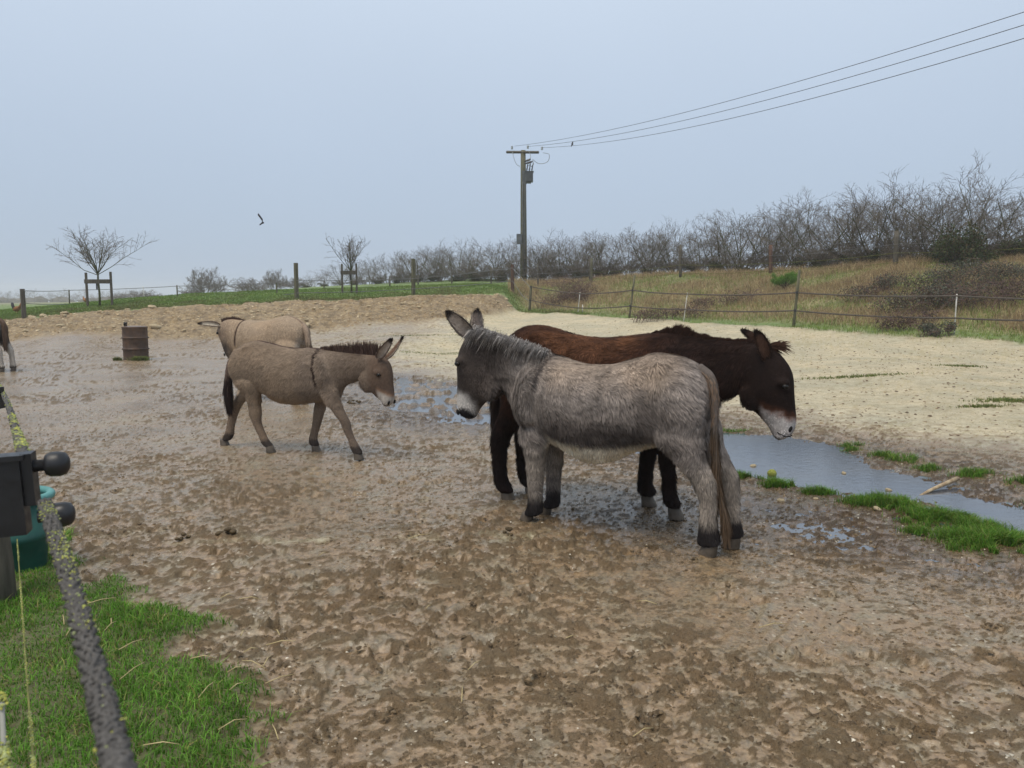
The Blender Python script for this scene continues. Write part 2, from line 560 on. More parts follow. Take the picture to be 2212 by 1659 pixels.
def ground(X, Y):
    """full relief, and the masks for colour"""
    grass, bank, sand, lawn, dry, dp = zones(X, Y)
    z = np.maximum(base_z(X, Y), np.where(Y < 20, 0.002, -99))
    near = 1 - sstep(14, 26, Y)
    mudw = (1 - sand * 0.75) * (1 - grass) * (1 - lawn)
    wx = X + fbm(X, Y, 0.35, 2, 8) * 0.10
    wy = Y + fbm(X, Y, 0.35, 2, 9) * 0.10
    big = fbm(X, Y, 1.3, 2, 2)
    rough = np.clip(0.50 + 1.7 * fbm(X, Y, 1.0, 3, 3), 0.08, 1.35)
    n2 = 1 - 2.2 * np.abs(fbm(wx, wy, 0.12, 3, 5))
    n3 = fbm(wx, wy, 0.046, 3, 6, 0.6)
    n4 = fbm(X, Y, 0.03, 2, 7, 0.6)
    clod = np.maximum(0, n2 * 0.45 + n3 * 0.95 - 0.22)
    n5 = np.maximum(0, fbm(wx, wy, 0.032, 3, 25, 0.6) - 0.08)
    fine = 1 - sstep(5.0, 13.0, Y)
    mid = 1 - 0.85 * sstep(10.0, 22.0, Y)
    n5 = n5 * fine
    h = 0.016 * big + rough * mid * (0.021 * np.minimum(clod, 0.55) + 0.007 * n3 + 0.014 * n5) + 0.005 * n4 * fine
    gu, gv = (X - 1.28) * 0.5 + (Y - 3.3) * 0.87, (X - 1.28) * 0.87 - (Y - 3.3) * 0.5
    drag = np.exp(-((gu / 0.42) ** 4 + (gv / 0.33) ** 4))                 # slither marks of sliding hooves
    clod = clod * (1 - 0.85 * drag)
    n5 = n5 * (1 - 0.85 * drag)
    h = h * (1 - 0.8 * drag) + drag * (0.006 * np.sin(gv / 0.011 + 2.5 * fbm(X, Y, 0.25, 2, 43)) * sstep(-0.2, 0.3, fbm(gv * 6, gu, 0.4, 2, 44)) - 0.006)
    h = np.maximum(h, -0.012 + 0.15 * h)
    wet = np.clip(1 - np.abs(dp) / 1.7, 0, 1) * (1 - lawn)
    rwet_shade = 0.85 * np.exp(-(((X - 2.0) / 1.1) ** 2 + ((Y - 4.9) / 1.1) ** 2)) + 0.7 * np.exp(-(((X - 0.75) / 0.6) ** 2 + ((Y - 5.0) / 0.7) ** 2)) + 0.8 * np.exp(-(((X + 0.8) / 1.0) ** 2 + ((Y - 9.3) / 1.0) ** 2))  # wet hollows; the middle one also paints contact shade under the two donkeys
    z = z + mudw * h * (0.35 + 0.65 * near) * (1 + 0.5 * rwet_shade)
    z = z - 0.026 * np.clip(rwet_shade, 0, 1) - 0.05 * sstep(0.12, -0.35, dp) * (1 - lawn)
    z = z + np.where(dp < 0, 0, 0.022 * sstep(0.0, 0.6, dp))
    shal = sstep(0.3, 0.62, fbm(X, Y, 0.22, 3, 12) + 0.25 * (Y > 9)) * (dp < 0.05) * (dp > -1.6) * ((Y > 9.2) | (Y < 3)) * 0.075
    z = z + shal
    # stony bank and sand ripple
    rk = 1 - 2.0 * np.abs(fbm(X, Y, 0.7, 4, 10, 0.6))
    z = z + bank * 0.13 * rk + sand * (1 - bank) * (0.010 * n2 + 0.014 * np.maximum(0, n3) * mid)
    z = z + grass * 0.05 * fbm(X, Y, 0.8, 3, 13) + lawn * (0.025 + 0.018 * fbm(X, Y, 0.2, 3, 14))
    col = np.stack([np.clip(grass + lawn, 0, 1), bank, sand, np.clip(wet * 0.8 + rwet_shade * 0.7, 0, 1)], -1)
    return z, col, np.stack([dry, np.clip(clod * 2.2 * rough + n5 * 2.0, 0, 1) * (1 - lawn), sand], -1)


def gz(x, y):
    return float(base_z(x, y)[0])


def on_ground(px, py, y0=8.0, y1=60.0):
    """where the bearing meets the ground"""
    yy = np.linspace(y0, y1, 500)
    q = np.array([sight(px, py, v) for v in yy])
    d = q[:, 2] - base_z(q[:, 0], q[:, 1])
    i = int(np.argmax(d < 0)) if (d < 0).any() else len(yy) - 1
    return tuple(q[i])


def gz_full(x, y):
    return float(ground(np.array([float(x)]), np.array([float(y)]))[0][0])


# graded sheet: fine near the viewer, coarse towards the horizon
rows = [-40, -25, -15, -9, -5, -2.5, -1, 0, 0.7, 1.2, 1.6, 1.9]
y = 2.05
while y < 40:
    rows.append(y)
    y += min(max(0.0065, 0.00125 * y * y), 0.14 if 23 < y < 38 else 9)
while y < 3500:
    rows.append(y)
    y *= 1.04
rows = np.array(rows)
s_in = np.linspace(-0.74, 0.74, 860)
g = 0.74 * 1.13 ** np.arange(1, 26)
s = np.concatenate([-g[::-1], s_in, g])
wid = np.maximum(rows + 0.9, 3.0)
GX = wid[:, None] * s[None, :]
GY = np.repeat(rows[:, None], len(s), 1)
GZ, GC, GDRY = ground(GX, GY)
for hx, hy, ha, hs in HOOFS:                       # trodden hoof prints
    i0, i1 = np.searchsorted(rows, (hy - 0.14, hy + 0.14))
    if i1 <= i0:
        continue
    dx, dy = GX[i0:i1] - hx, GY[i0:i1] - hy
    c, sn = math.cos(ha), math.sin(ha)
    u, v = (dx * c + dy * sn) / (0.062 * hs), (-dx * sn + dy * c) / (0.05 * hs)
    r = np.sqrt(u * u + v * v)
    m = (1 - GC[i0:i1, :, 0]) * (1 - 0.75 * GC[i0:i1, :, 2])
    GZ[i0:i1] += m * (-0.017 * sstep(1.05, 0.75, r) + 0.011 * np.exp(-((r - 1.25) / 0.2) ** 2) * (0.6 + 0.5 * np.sin(3 * np.arctan2(v, u) + ha * 5)))
nr, nc = GX.shape
ii = (np.arange(nr - 1)[:, None] * nc + np.arange(nc - 1)[None, :]).ravel()
quads = np.stack([ii, ii + 1, ii + nc + 1, ii + nc], 1)
g_me = fast_mesh('ground', np.stack([GX.ravel(), GY.ravel(), GZ.ravel()], 1), quads=quads, col=GC.reshape(-1, 4),
                 extra={'Dry': GDRY.reshape(-1, 3)})


def ground_material():
    t = NT('paddock_ground')
    p = t.pos()
    a = t.attr('Col')
    sep = t.n('SeparateColor', {0: a.outputs['Color']})
    grass, bank, sand, wet = sep.outputs[0], sep.outputs[1], sep.outputs[2], a.outputs['Alpha']
    dsep = t.n('SeparateColor', {0: t.attr('Dry').outputs['Color']})
    dry, clod = dsep.outputs[0], dsep.outputs[1]
    n1 = t.noise(p, 0.9, 5, 0.6)
    n2 = t.noise(p, 7, 7, 0.65)
    n3 = t.noise(p, 45, 5, 0.65)
    n4 = t.noise(p, 170, 3, 0.6)
    mud = t.mix(t.rng(n1, 0.35, 0.65, 0, 1), (0.20, 0.155, 0.097), (0.28, 0.23, 0.15))
    mud = t.mix(t.rng(n2, 0.42, 0.62, 0, 1), (0.27, 0.185, 0.105), mud)
    mud = t.mul(mud, t.mix(t.rng(n3, 0.3, 0.7, 0, 1), (0.5, 0.48, 0.45), (1.28, 1.28, 1.27)))
    mud = t.mix(t.rng(t.math('ADD', clod, t.rng(n3, .3, .7, -.25, .25)), 0.15, 0.65, 0, 0.6), mud, (0.13, 0.09, 0.05))
    mud = t.mul(mud, t.mix(t.rng(t.math('ADD', wet, t.rng(n2, .35, .65, -.3, .3)), 0.25, 0.8, 0, 1), (1, 1, 1), (0.5, 0.46, 0.42)))  # wet mud is darker; below the donkeys this colour also stands in for shade
    vo = t.n('TexVoronoi', {'Vector': p, 'Scale': 38.0, 'Randomness': 1.0})
    vs = t.n('SeparateColor', {0: vo.outputs['Color']})
    peb = t.math('MULTIPLY', t.rng(vo.outputs['Distance'], 0.28, 0.40, 1, 0), t.rng(vs.outputs[0], 0.90, 0.93, 0, 1))
    peb = t.math('MULTIPLY', peb, t.rng(n1, 0.42, 0.6, 0.15, 1))
    mud = t.mix(peb, mud, (0.46, 0.40, 0.30))
    sd = t.mix(t.rng(n2, 0.36, 0.64, 0, 1), (0.42, 0.35, 0.215), (0.58, 0.51, 0.35))
    sd = t.mul(sd, t.mix(t.rng(n1, 0.38, 0.62, 0, 1), (0.84, 0.86, 0.84), (1.08, 1.05, 1.0)))
    sd = t.mix(t.rng(n3, 0.54, 0.66, 0, 0.75), sd, (0.15, 0.105, 0.062))
    soil = t.mix(t.rng(n2, 0.36, 0.64, 0, 1), (0.185, 0.13, 0.068), (0.32, 0.245, 0.145))
    n6 = t.noise(p, 2.6, 6, 0.7)
    soil = t.mul(soil, t.mix(t.rng(n6, 0.38, 0.62, 0, 1), (0.62, 0.6, 0.57), (1.22, 1.2, 1.16)))
    gr = t.mix(t.rng(n2, 0.35, 0.65, 0, 1), (0.09, 0.135, 0.03), (0.155, 0.23, 0.055))
    gr = t.mix(t.rng(n1, 0.5, 0.68, 0, 0.6), gr, (0.14, 0.14, 0.05))
    sepp = t.n('SeparateXYZ', {0: p})
    far = t.rng(sepp.outputs[1], 75.0, 130.0, 0, 1)
    near = t.rng(sepp.outputs[1], 6.0, 9.0, 1, 0)
    gr = t.mix(near, gr, t.mix(t.rng(n3, 0.35, 0.65, 0, 1), (0.075, 0.06, 0.028), (0.10, 0.115, 0.035)))
    gr = t.mix(far, gr, (0.19, 0.185, 0.10))
    dg = t.mix(t.rng(n2, 0.35, 0.65, 0, 1), (0.17, 0.14, 0.06), (0.29, 0.25, 0.115))
    dg = t.mix(t.rng(n1, 0.45, 0.62, 0, 0.75), dg, (0.10, 0.12, 0.03))
    gr = t.mix(dry, gr, dg)
    edge = t.rng(n2, 0.3, 0.7, -0.3, 0.3)
    c = t.mix(t.rng(t.math('ADD', sand, edge), 0.2, 0.8, 0, 1), mud, sd)
    c = t.mix(bank, c, soil)
    c = t.mix(grass, c, gr)
    rm = t.math('ADD', t.rng(n1, 0.38, 0.66, 0.08, 0.36), t.math('MULTIPLY', clod, 0.4))
    rm = t.math('SUBTRACT', rm, t.math('MULTIPLY', wet, 0.16))
    rs = t.n('Mix', {0: sand, 2: rm, 3: 0.62}).outputs[0]
    rs = t.n('Mix', {0: t.math('MAXIMUM', grass, bank), 2: rs, 3: 0.85}).outputs[0]
    hh = t.math('ADD', t.math('MULTIPLY', n3, 1.0), t.math('MULTIPLY', n4, 0.45))
    nb = t.bump(hh, t.math('MAXIMUM', t.rng(clod, 0.02, 0.4, 0.30, 1.0), t.math('MAXIMUM', sand, bank)), 0.022)
    return t.bsdf(c, rs, t.rng(clod, 0.05, 0.5, 0.65, 0.15), nb)


M_GROUND = ground_material()
GROUND = tag(obj('ground', g_me, M_GROUND), kind='structure')


def water_material():
    t = NT('muddy_water')
    p = t.pos()
    r = t.n('Mapping', {'Vector': p, 'Scale': (1.0, 2.2, 1.0)}).outputs[0]
    h = t.math('ADD', t.noise(r, 9, 3), t.math('MULTIPLY', t.noise(r, 34, 2), 0.35))
    n = t.noise(p, 1.1, 3)
    c = t.mix(t.rng(n, 0.35, 0.65, 0, 1), (0.05, 0.06, 0.078), (0.068, 0.072, 0.078))
    return t.bsdf(c, 0.04, 0.5, t.bump(h, 0.07, 0.02), IOR=2.5)


wb = MB()
wb.add([(-3.2, 8.6, 0), (0.2, 4.0, 0), (2.2, 2.6, 0), (5.6, 2.8, 0), (5.8, 5.0, 0), (5.2, 7.6, 0), (4.6, 9.4, 0), (2.2, 12.6, 0), (-2.4, 17.2, 0), (-3.9, 12.5, 0)], [tuple(range(10))])
tag(wb.build('puddle', water_material()), kind='structure')

# ------------------------------------------------------------------ donkeys
def cr(pts, sub):
    """Catmull-Rom through rows of numbers"""
    P = np.array(pts, float)
    P = np.concatenate([[2 * P[0] - P[1]], P, [2 * P[-1] - P[-2]]])
    out = []
    for i in range(1, len(P) - 2):
        for k in range(sub):
            t = k / sub
            a, b, c, d = P[i - 1], P[i], P[i + 1], P[i + 2]
            out.append(0.5 * (2 * b + (c - a) * t + (2 * a - 5 * b + 4 * c - d) * t * t + (3 * b - a - 3 * c + d) * t ** 3))
    out.append(P[-2])
    return np.array(out)


def loft(mb, secs, n=22, sub=4, turn=None):
    """secs: (top x, top z, bottom x, bottom z, half width, lateral offset)"""
    S = cr([tuple(q) + (0,) * (6 - len(q)) for q in secs], sub)
    vs, fs = [], []
    for ax, az, bx, bz, w, yo in S:
        w = max(w, 0.004)
        c = np.array([(ax + bx) / 2, yo, (az + bz) / 2])
        v = np.array([(ax - bx) / 2, 0, (az - bz) / 2])
        for k in range(n):
            t = 2 * math.pi * k / n
            cs, sn = math.cos(t), math.sin(t)
            cs = math.copysign(abs(cs) ** 0.88, cs)
            p = c + v * sn + np.array([0, w * cs, 0])
            vs.append(tuple(turn(p)) if turn else tuple(p))
    m = len(S)
    for i in range(m - 1):
        for k in range(n):
            k2 = (k + 1) % n
            fs.append((i * n + k, i * n + k2, (i + 1) * n + k2, (i + 1) * n + k))
    fs.append(tuple(range(n - 1, -1, -1)))
    fs.append(tuple((m - 1) * n + k for k in range(n)))
    mb.add(vs, fs)


def legsec(rows, y0):
    """rows: (z, front x, back x, half width[, lateral])"""
    return [(r[1], r[0], r[2], r[0], r[3], y0 * (r[4] if len(r) > 4 else 1.0)) for r in rows]


def remesh(mb, voxel, smooth):
    me = mb.mesh('tmp')
    o = bpy.data.objects.new('tmp', me)
    COL.objects.link(o)
    m = o.modifiers.new('r', 'REMESH')
    m.mode = 'VOXEL'
    m.voxel_size = voxel
    m.use_smooth_shade = True
    s = o.modifiers.new('s', 'SMOOTH')
    s.factor = 0.5
    s.iterations = smooth
    dg = bpy.context.evaluated_depsgraph_get()
    ev = o.evaluated_get(dg)
    out = bpy.data.meshes.new_from_object(ev)
    bpy.data.objects.remove(o)
    return out


def mesh_np(me):
    me.calc_loop_triangles()
    v = np.empty(len(me.vertices) * 3, np.float32)
    me.vertices.foreach_get('co', v)
    n = np.empty(len(me.vertices) * 3, np.float32)
    me.vertices.foreach_get('normal', n)
    t = np.empty(len(me.loop_triangles) * 3, np.int32)
    me.loop_triangles.foreach_get('vertices', t)
    return v.reshape(-1, 3), n.reshape(-1, 3), t.reshape(-1, 3)


def unit(a):
    return a / (np.linalg.norm(a, axis=-1, keepdims=True) + 1e-9)


def n3(P, f, seed):
    """cheap smooth 3-D noise for hair clumps"""
    x, y, z = P[:, 0] * f, P[:, 1] * f, P[:, 2] * f
    return (vnoise(x + 3.1 * seed, z + y * 1.3 + 7) + vnoise(z * 1.7 + 5, y * 1.7 - x * 0.6 + seed)) * 0.7


def strands(name, root, dirv, nrm, length, width, col, tipcol, mat, parent, bend=None):
    """ribbon hairs: root points, growth direction, surface normal"""
    N = len(root)
    d = unit(dirv)
    side = unit(np.cross(d, nrm))
    L = length[:, None]
    w = width[:, None] * 0.5
    bend = bend if bend is not None else np.zeros_like(root)
    mid = root + d * L * 0.55 + bend * L * 0.25
    tip = root + d * L + bend * L
    V = np.stack([root - side * w, root + side * w, mid + side * w * 0.8, mid - side * w * 0.8, tip], 1).reshape(-1, 3)
    b = np.arange(N)[:, None] * 5
    q = b + np.array([0, 1, 2, 3])
    t = b + np.array([3, 2, 4])
    mc = (col + tipcol) / 2
    C = np.stack([col, col, mc, mc, tipcol], 1).reshape(-1, 3)
    me = fast_mesh(name, V, tris=t, quads=q, col=np.clip(C, 0.002, 1), smooth=False)
    return obj(name, me, mat, parent)


def make_ear(parent, base, tip, facing, width, cup, c_out, c_in, c_rim, dark_tip=0.22):
    """a long cupped ear: leaf outline, thick skin, hollow turned towards 'facing'"""
    base, tip, facing = Vector(base), Vector(tip), Vector(facing)
    ax = tip - base
    L = ax.length
    ax.normalize()
    fc = (facing - ax * facing.dot(ax)).normalized()
    sd = ax.cross(fc)
    nu, nv = 16, 11
    mb = MB()
    prof = [0.50, 0.72, 0.9, 0.99, 1.0, 0.97, 0.92, 0.84, 0.74, 0.60, 0.30]
    for layer in (0, 1):
        vs = []
        cs = []
        for i in range(nu + 1):
            u = i / nu
            w = np.interp(u, np.linspace(0, 1, len(prof)), prof) * width * 0.5
            for j in range(nv):
                v = -1 + 2 * j / (nv - 1)
                ang = v * cup * (1.25 - 0.65 * u)
                R = w / max(0.35, math.sin(min(cup * (1.25 - 0.65 * u), 1.5)))
                p = base + ax * (u * L) + sd * (R * math.sin(ang)) + fc * (R * (1 - math.cos(ang)) * 1.0 - 0.10 * L * (u * u - u))
                if layer == 1:
                    p = p - fc * 0.011 * (1 - 0.7 * abs(v)) - sd * (0.006 * v)
                vs.append(p)
                c = np.array(c_in if layer == 0 else c_out)
                k = max(sstep(0.72, 1.0, abs(v)) * (0.85 if layer == 0 else 0.5), float(sstep(1 - dark_tip, 1 - dark_tip * 0.4, u)))
                cs.append(tuple(c * (1 - k) + np.array(c_rim) * k))
        fs = []
        for i in range(nu):
            for j in range(nv - 1):
                a = i * nv + j
                f = (a, a + 1, a + nv + 1, a + nv)
                fs.append(f if layer == 0 else f[::-1])
        mb.add(vs, fs)
        mb.c[-len(cs):] = cs
    M_ = (nu + 1) * nv
    for i in range(nu):                     # close the rim
        for j in (0, nv - 1):
            a, b = i * nv + j, (i + 1) * nv + j
            mb.f.append((a, b, b + M_, a + M_))
    for j in range(nv - 1):
        a = nu * nv + j
        mb.f.append((a, a + 1, a + 1 + M_, a + M_))
    ear = mb.build('ear', M_SKIN, parent, True, True)
    # soft hair on the ear
    rr = np.random.default_rng(int(abs(base.x * 1000)) + 3)
    N = 1500
    V = np.array([tuple(p) for p in mb.v])
    C = np.array(mb.c)
    i = rr.integers(0, len(V) - 1, N)
    root = V[i] + rr.normal(0, 0.004, (N, 3))
    a = np.array(ax)
    dv = a[None] + rr.normal(0, 0.35, (N, 3))
    nn = np.repeat(np.array(fc)[None], N, 0) + rr.normal(0, 0.5, (N, 3))
    strands('ear_hair', root, dv, nn, rr.uniform(0.008, 0.022, N), np.full(N, 0.0025), C[i] * rr.uniform(0.7, 1.2, (N, 1)), C[i] * rr.uniform(0.8, 1.3, (N, 1)), M_HAIR, ear)['kind'] = 'stuff'
    return ear


def make_donkey(name, label, loc, heading, S, coat, group=None, scale=1.0):
    ch_, sh_ = math.cos(math.radians(heading)), math.sin(math.radians(heading))
    fz = [gz_full(loc[0] + scale * ((l['hoof'][0] + l['hoof'][1]) / 2 * ch_ - l['y'] * sh_), loc[1] + scale * ((l['hoof'][0] + l['hoof'][1]) / 2 * sh_ + l['y'] * ch_)) for l in S['legs']]
    loc = (loc[0], loc[1], sum(fz) / 4 - 0.003)
    root = thing(name, label, 'donkey', loc, math.radians(heading), group)
    root.scale = (scale,) * 3
    hp = S.get('head_turn')
    turn = None
    if hp:
        px, yaw = hp
        cy_, sy_ = math.cos(yaw), math.sin(yaw)

        def turn(p):
            k = min(1.0, max(0.0, (p[0] - px[0]) / px[1]))
            a = yaw * k
            dx = p[0] - px[0]
            return (px[0] + dx * math.cos(a) - p[1] * math.sin(a), dx * math.sin(a) + p[1] * math.cos(a), p[2])
    T = (lambda p: Vector(turn(p))) if turn else (lambda p: Vector(p))
    mb = MB()
    loft(mb, S['torso'], 28)
    loft(mb, S['neck'], 22, turn=turn)
    loft(mb, S['head'], 22, turn=turn)
    ey, ew = S['eye'], S['eye_w']
    for s in (-1, 1):
        # brow ridge, cheek, nostril rim
        mb.ball(T((ey[0] - 0.015, s * (ew - 0.012), ey[1] + 0.022)), (0.045, 0.03, 0.03))
        if 'cheek' in S:
            c = S['cheek']
            mb.ball(T((c[0], s * (c[2] - 0.022), c[1])), (0.10, 0.045, 0.11))
    for bx, by, bz_, rx_, ry_, rz_, tl_ in S.get('bulge', []):      # shoulder, haunch, stifle
        for s in (-1, 1):
            mb.ball((bx, s * by, bz_), (rx_, ry_, rz_), 14, 10, M=Matrix.Rotation(tl_, 3, 'Y'))
    for lg in S['legs']:
        rws = [q for q in lg['rows'] if q[0] > 0.045]
        q = rws[0]
        m_ = (q[1] + q[2]) / 2
        rws = [(q[0] + 0.05, m_ + (q[1] - m_) * 0.45, m_ + (q[2] - m_) * 0.45, q[3] * 0.4, 0.55), (q[0], m_ + (q[1] - m_) * 0.85, m_ + (q[2] - m_) * 0.85, q[3] * 0.8, 0.8)] + rws[1:]
        loft(mb, legsec(rws, lg['y']), 14)
    me = remesh(mb, S.get('voxel', 0.0115), 11)
    V, Nn, Tr = mesh_np(me)
    C = coat(V) * 0.88
    at = me.attributes.new('Col', 'FLOAT_COLOR', 'POINT')
    at.data.foreach_set('color', np.concatenate([np.clip(C * 0.8, 0.002, 1), np.ones((len(C), 1))], 1).astype(np.float32).ravel())
    me.materials.clear()
    body = obj('body', me, M_SKIN, root)
    # ---- coat of hair
    rr = np.random.default_rng(S['seed'])
    A = V[Tr[:, 0]]
    B = V[Tr[:, 1]]
    D = V[Tr[:, 2]]
    ar = np.linalg.norm(np.cross(B - A, D - A), axis=1)
    N = S['hairs']
    ti = rr.choice(len(Tr), N, p=ar / ar.sum())
    u, v = rr.random(N), rr.random(N)
    f = u + v > 1
    u[f], v[f] = 1 - u[f], 1 - v[f]
    w = 1 - u - v
    P = A[ti] * w[:, None] + B[ti] * u[:, None] + D[ti] * v[:, None]
    Nr = unit(Nn[Tr[ti, 0]] * w[:, None] + Nn[Tr[ti, 1]] * u[:, None] + Nn[Tr[ti, 2]] * v[:, None])
    keep = P[:, 2] > 0.072
    P, Nr = P[keep], Nr[keep]
    N = len(P)
    flow, ln = S['flow'](P)
    cl = np.stack([n3(P, 11, 1), n3(P, 11, 2), n3(P, 11, 3)], 1) + 0.6 * np.stack([n3(P, 30, 4), n3(P, 30, 5), n3(P, 30, 6)], 1)
    flow = unit(flow) + cl * S.get('curl', 0.35) + rr.normal(0, 0.12, (N, 3))
    tang = flow - Nr * np.sum(flow * Nr, 1, keepdims=True)
    lift = S.get('lift', 0.28) + 0.12 * n3(P, 16, 8)
    dv = unit(tang) + Nr * lift[:, None]
    ln = ln * rr.uniform(0.65, 1.2, N)
    ln = np.minimum(ln, np.maximum(0.006, (P[:, 2] - 0.062) * 0.75))
    c = 0.88 * coat(P) * rr.uniform(1 - S.get('rand', 0.45), 1 + S.get('rand', 0.45), (N, 1)) * (1 + S.get('mottle', 0.4) * n3(P, 20, 9))[:, None]
    bend = np.repeat(np.array([[0, 0, -0.18]]), N, 0)
    hr = strands('coat_hair', P - Nr * 0.003, dv, Nr, ln, S.get('hair_w', 0.0042) * rr.uniform(0.7, 1.2, N), c * 0.85, c * 1.12, M_HAIR, body, bend)
    hr['kind'] = 'stuff'
    # ---- hooves
    for lg in S['legs']:
        x0, x1 = lg['hoof']
        y0 = lg['y'] * lg.get('hy', 1.0)
        z0 = lg.get('hz', 0.0)
        hm = MB()
        hh = S.get('hoof_h', 0.072)
        cx_, rx = (x0 + x1) / 2, (x1 - x0) / 2
        prof = [(-0.03, 1.0, 0.0), (0.0, 1.0, 0.0), (0.35, 0.93, -0.10), (0.8, 0.82, -0.24), (1.0, 0.76, -0.28), (1.08, 0.6, -0.28)]
        vs, fs, n = [], [], 18
        for k_, s_, sh in prof:
            for q in range(n):
                a_ = 2 * math.pi * q / n
                px_ = math.cos(a_)
                px_ = px_ if px_ > 0 else px_ * 0.82
                vs.append((cx_ + rx * (px_ * s_ + sh), y0 + rx * 0.88 * s_ * math.sin(a_), z0 + hh * k_))
        for i in range(len(prof) - 1):
            for q in range(n):
                q2 = (q + 1) % n
                fs.append((i * n + q, i * n + q2, (i + 1) * n + q2, (i + 1) * n + q))
        fs.append(tuple((len(prof) - 1) * n + q for q in range(n)))
        fs.append(tuple(range(n - 1, -1, -1)))
        hm.add(vs, fs)
        hm.build('hoof', M_HOOF, root)
    # ---- eyes, nostrils
    for s in (-1, 1):
        e = MB()
        e.ball(T((ey[0], s * ew, ey[1])), (0.021, 0.014, 0.017), 14, 10)
        e.build('eye', M_EYE, root)
        nz = S['nostril']
        e = MB()
        e.ball(T((nz[0], s * nz[2], nz[1])), (0.011, 0.010, 0.021), 12, 8, M=Matrix.Rotation(0.35, 3, 'Y'))
        e.build('nostril', M_NOSTRIL, root)
        b = S['ear_base']
        t_ = S['ear_tip'][0 if s < 0 else 1]
        make_ear(root, T((b[0], s * b[2], b[1])), T(t_), S['ear_face'][0 if s < 0 else 1], S.get('ear_w', 0.085), 1.15, S['ear_out'], S['ear_in'], S['ear_rim'])
    # ---- mane
    mn = S['mane']
    path = cr(mn['path'], 12)
    N = mn['n']
    k = rr.random(N) * (len(path) - 1.001)
    i = k.astype(int)
    fr = (k - i)[:, None]
    P0 = path[i] * (1 - fr) + path[i + 1] * fr
    tg = unit(path[i + 1] - path[i])
    lat = rr.uniform(-1, 1, N) * mn['w']
    P3 = np.stack([P0[:, 0], lat, P0[:, 1] - 0.012], 1)
    up = np.stack([-tg[:, 1], np.zeros(N), tg[:, 0]], 1)
    up[up[:, 2] < 0] *= -1
    jag = 0.6 + 0.55 * np.abs(vnoise(k * mn.get('jag', 0.9), np.full(N, 3.7)))
    fall = mn['fall']
    dv = up * mn['up'] + np.stack([np.full(N, mn['fwd']), fall + lat * 6, np.zeros(N)], 1) + rr.normal(0, 0.16, (N, 3))
    if turn:
        P3 = np.array([turn(p) for p in P3])
    ln = mn['len'] * jag * rr.uniform(0.6, 1.15, N) * np.interp(k / len(path), np.linspace(0, 1, len(mn.get('prof', [1, 1]))), mn.get('prof', [1, 1]))
    bend = np.stack([np.zeros(N), np.full(N, fall * 0.15), np.full(N, -mn['drop'])], 1)
    tint = np.array(mn['col'])[rr.integers(0, len(mn['col']), N)] * rr.uniform(0.7, 1.25, (N, 1))
    tip = np.array(mn['tip'])[rr.integers(0, len(mn['tip']), N)] * rr.uniform(0.7, 1.25, (N, 1))
    nn = np.stack([np.full(N, 0.15), np.sign(fall) * np.ones(N) if fall else rr.choice([-1., 1.], N), np.full(N, 0.3)], 1)
    strands('mane', P3, dv, nn, ln, mn.get('sw', 0.006) * rr.uniform(0.6, 1.2, N), tint, tip, M_HAIR, root, bend)
    # ---- tail
    tl = S['tail']
    tp = cr(tl['path'], 6)
    t_obj = MB()
    t_obj.tube([(p[0], p[1], p[2]) for p in tp], [max(0.006, p[3]) for p in tp], 10)
    t_obj.col = tuple(tl['col'])
    t_obj.c = [tuple(tl['col'])] * len(t_obj.v)
    tail = t_obj.build('tail', M_SKIN, root, True, True)
    N = tl['n']
    k = rr.random(N) ** 0.8 * (len(tp) - 1.001)
    i = k.astype(int)
    fr = (k - i)[:, None]
    P0 = tp[i] * (1 - fr) + tp[i + 1] * fr
    an = rr.random(N) * 6.28
    rad = P0[:, 3:4] * rr.uniform(0.5, 1.1, (N, 1))
    P3 = P0[:, :3] + rad * np.stack([np.cos(an), np.sin(an), np.zeros(N)], 1)
    out = np.stack([np.cos(an), np.sin(an), np.zeros(N)], 1)
    tg = unit(tp[i + 1][:, :3] - tp[i][:, :3])
    dv = tg + out * 0.10 + rr.normal(0, 0.06, (N, 3)) + 0.12 * np.stack([n3(P3, 9, 61), n3(P3, 9, 62), np.zeros(N)], 1)
    ks = k / len(tp)
    ln = np.where(ks > tl['switch'], tl['slen'], 0.05) * rr.uniform(0.5, 1.1, N)
    cc = np.where((ks > tl['switch'])[:, None], np.array(tl['scol']), np.array(tl['col'])) * rr.uniform(0.6, 1.4, (N, 1))
    strands('tail_hair', P3, dv, out, ln, np.full(N, 0.0045), cc, cc * np.array(tl.get('tipmul', (1.1, 1.1, 1.1))), M_HAIR, tail, np.repeat(np.array([[0, 0, -0.12]]), N, 0))['kind'] = 'stuff'
    if 'extra' in S:
        S['extra'](root, T, rr)
    return root


M_HOOF = plain('hoof_horn', (0.05, 0.039, 0.028), (0.11, 0.086, 0.062), 22, 0.5, 0.4, 0.3, 0.004)
M_EYE = plain('eye', (0.006, 0.005, 0.004), (0.012, 0.009, 0.007), 20, 0.2, 0.3, 0.0)
M_NOSTRIL = plain('nostril', (0.006, 0.006, 0.006), (0.01, 0.009, 0.009), 20, 0.7, 0.2, 0.0)


def blend(c, k, col):
    k = np.clip(k, 0, 1)[:, None]
    return c * (1 - k) + np.array(col)[None] * k


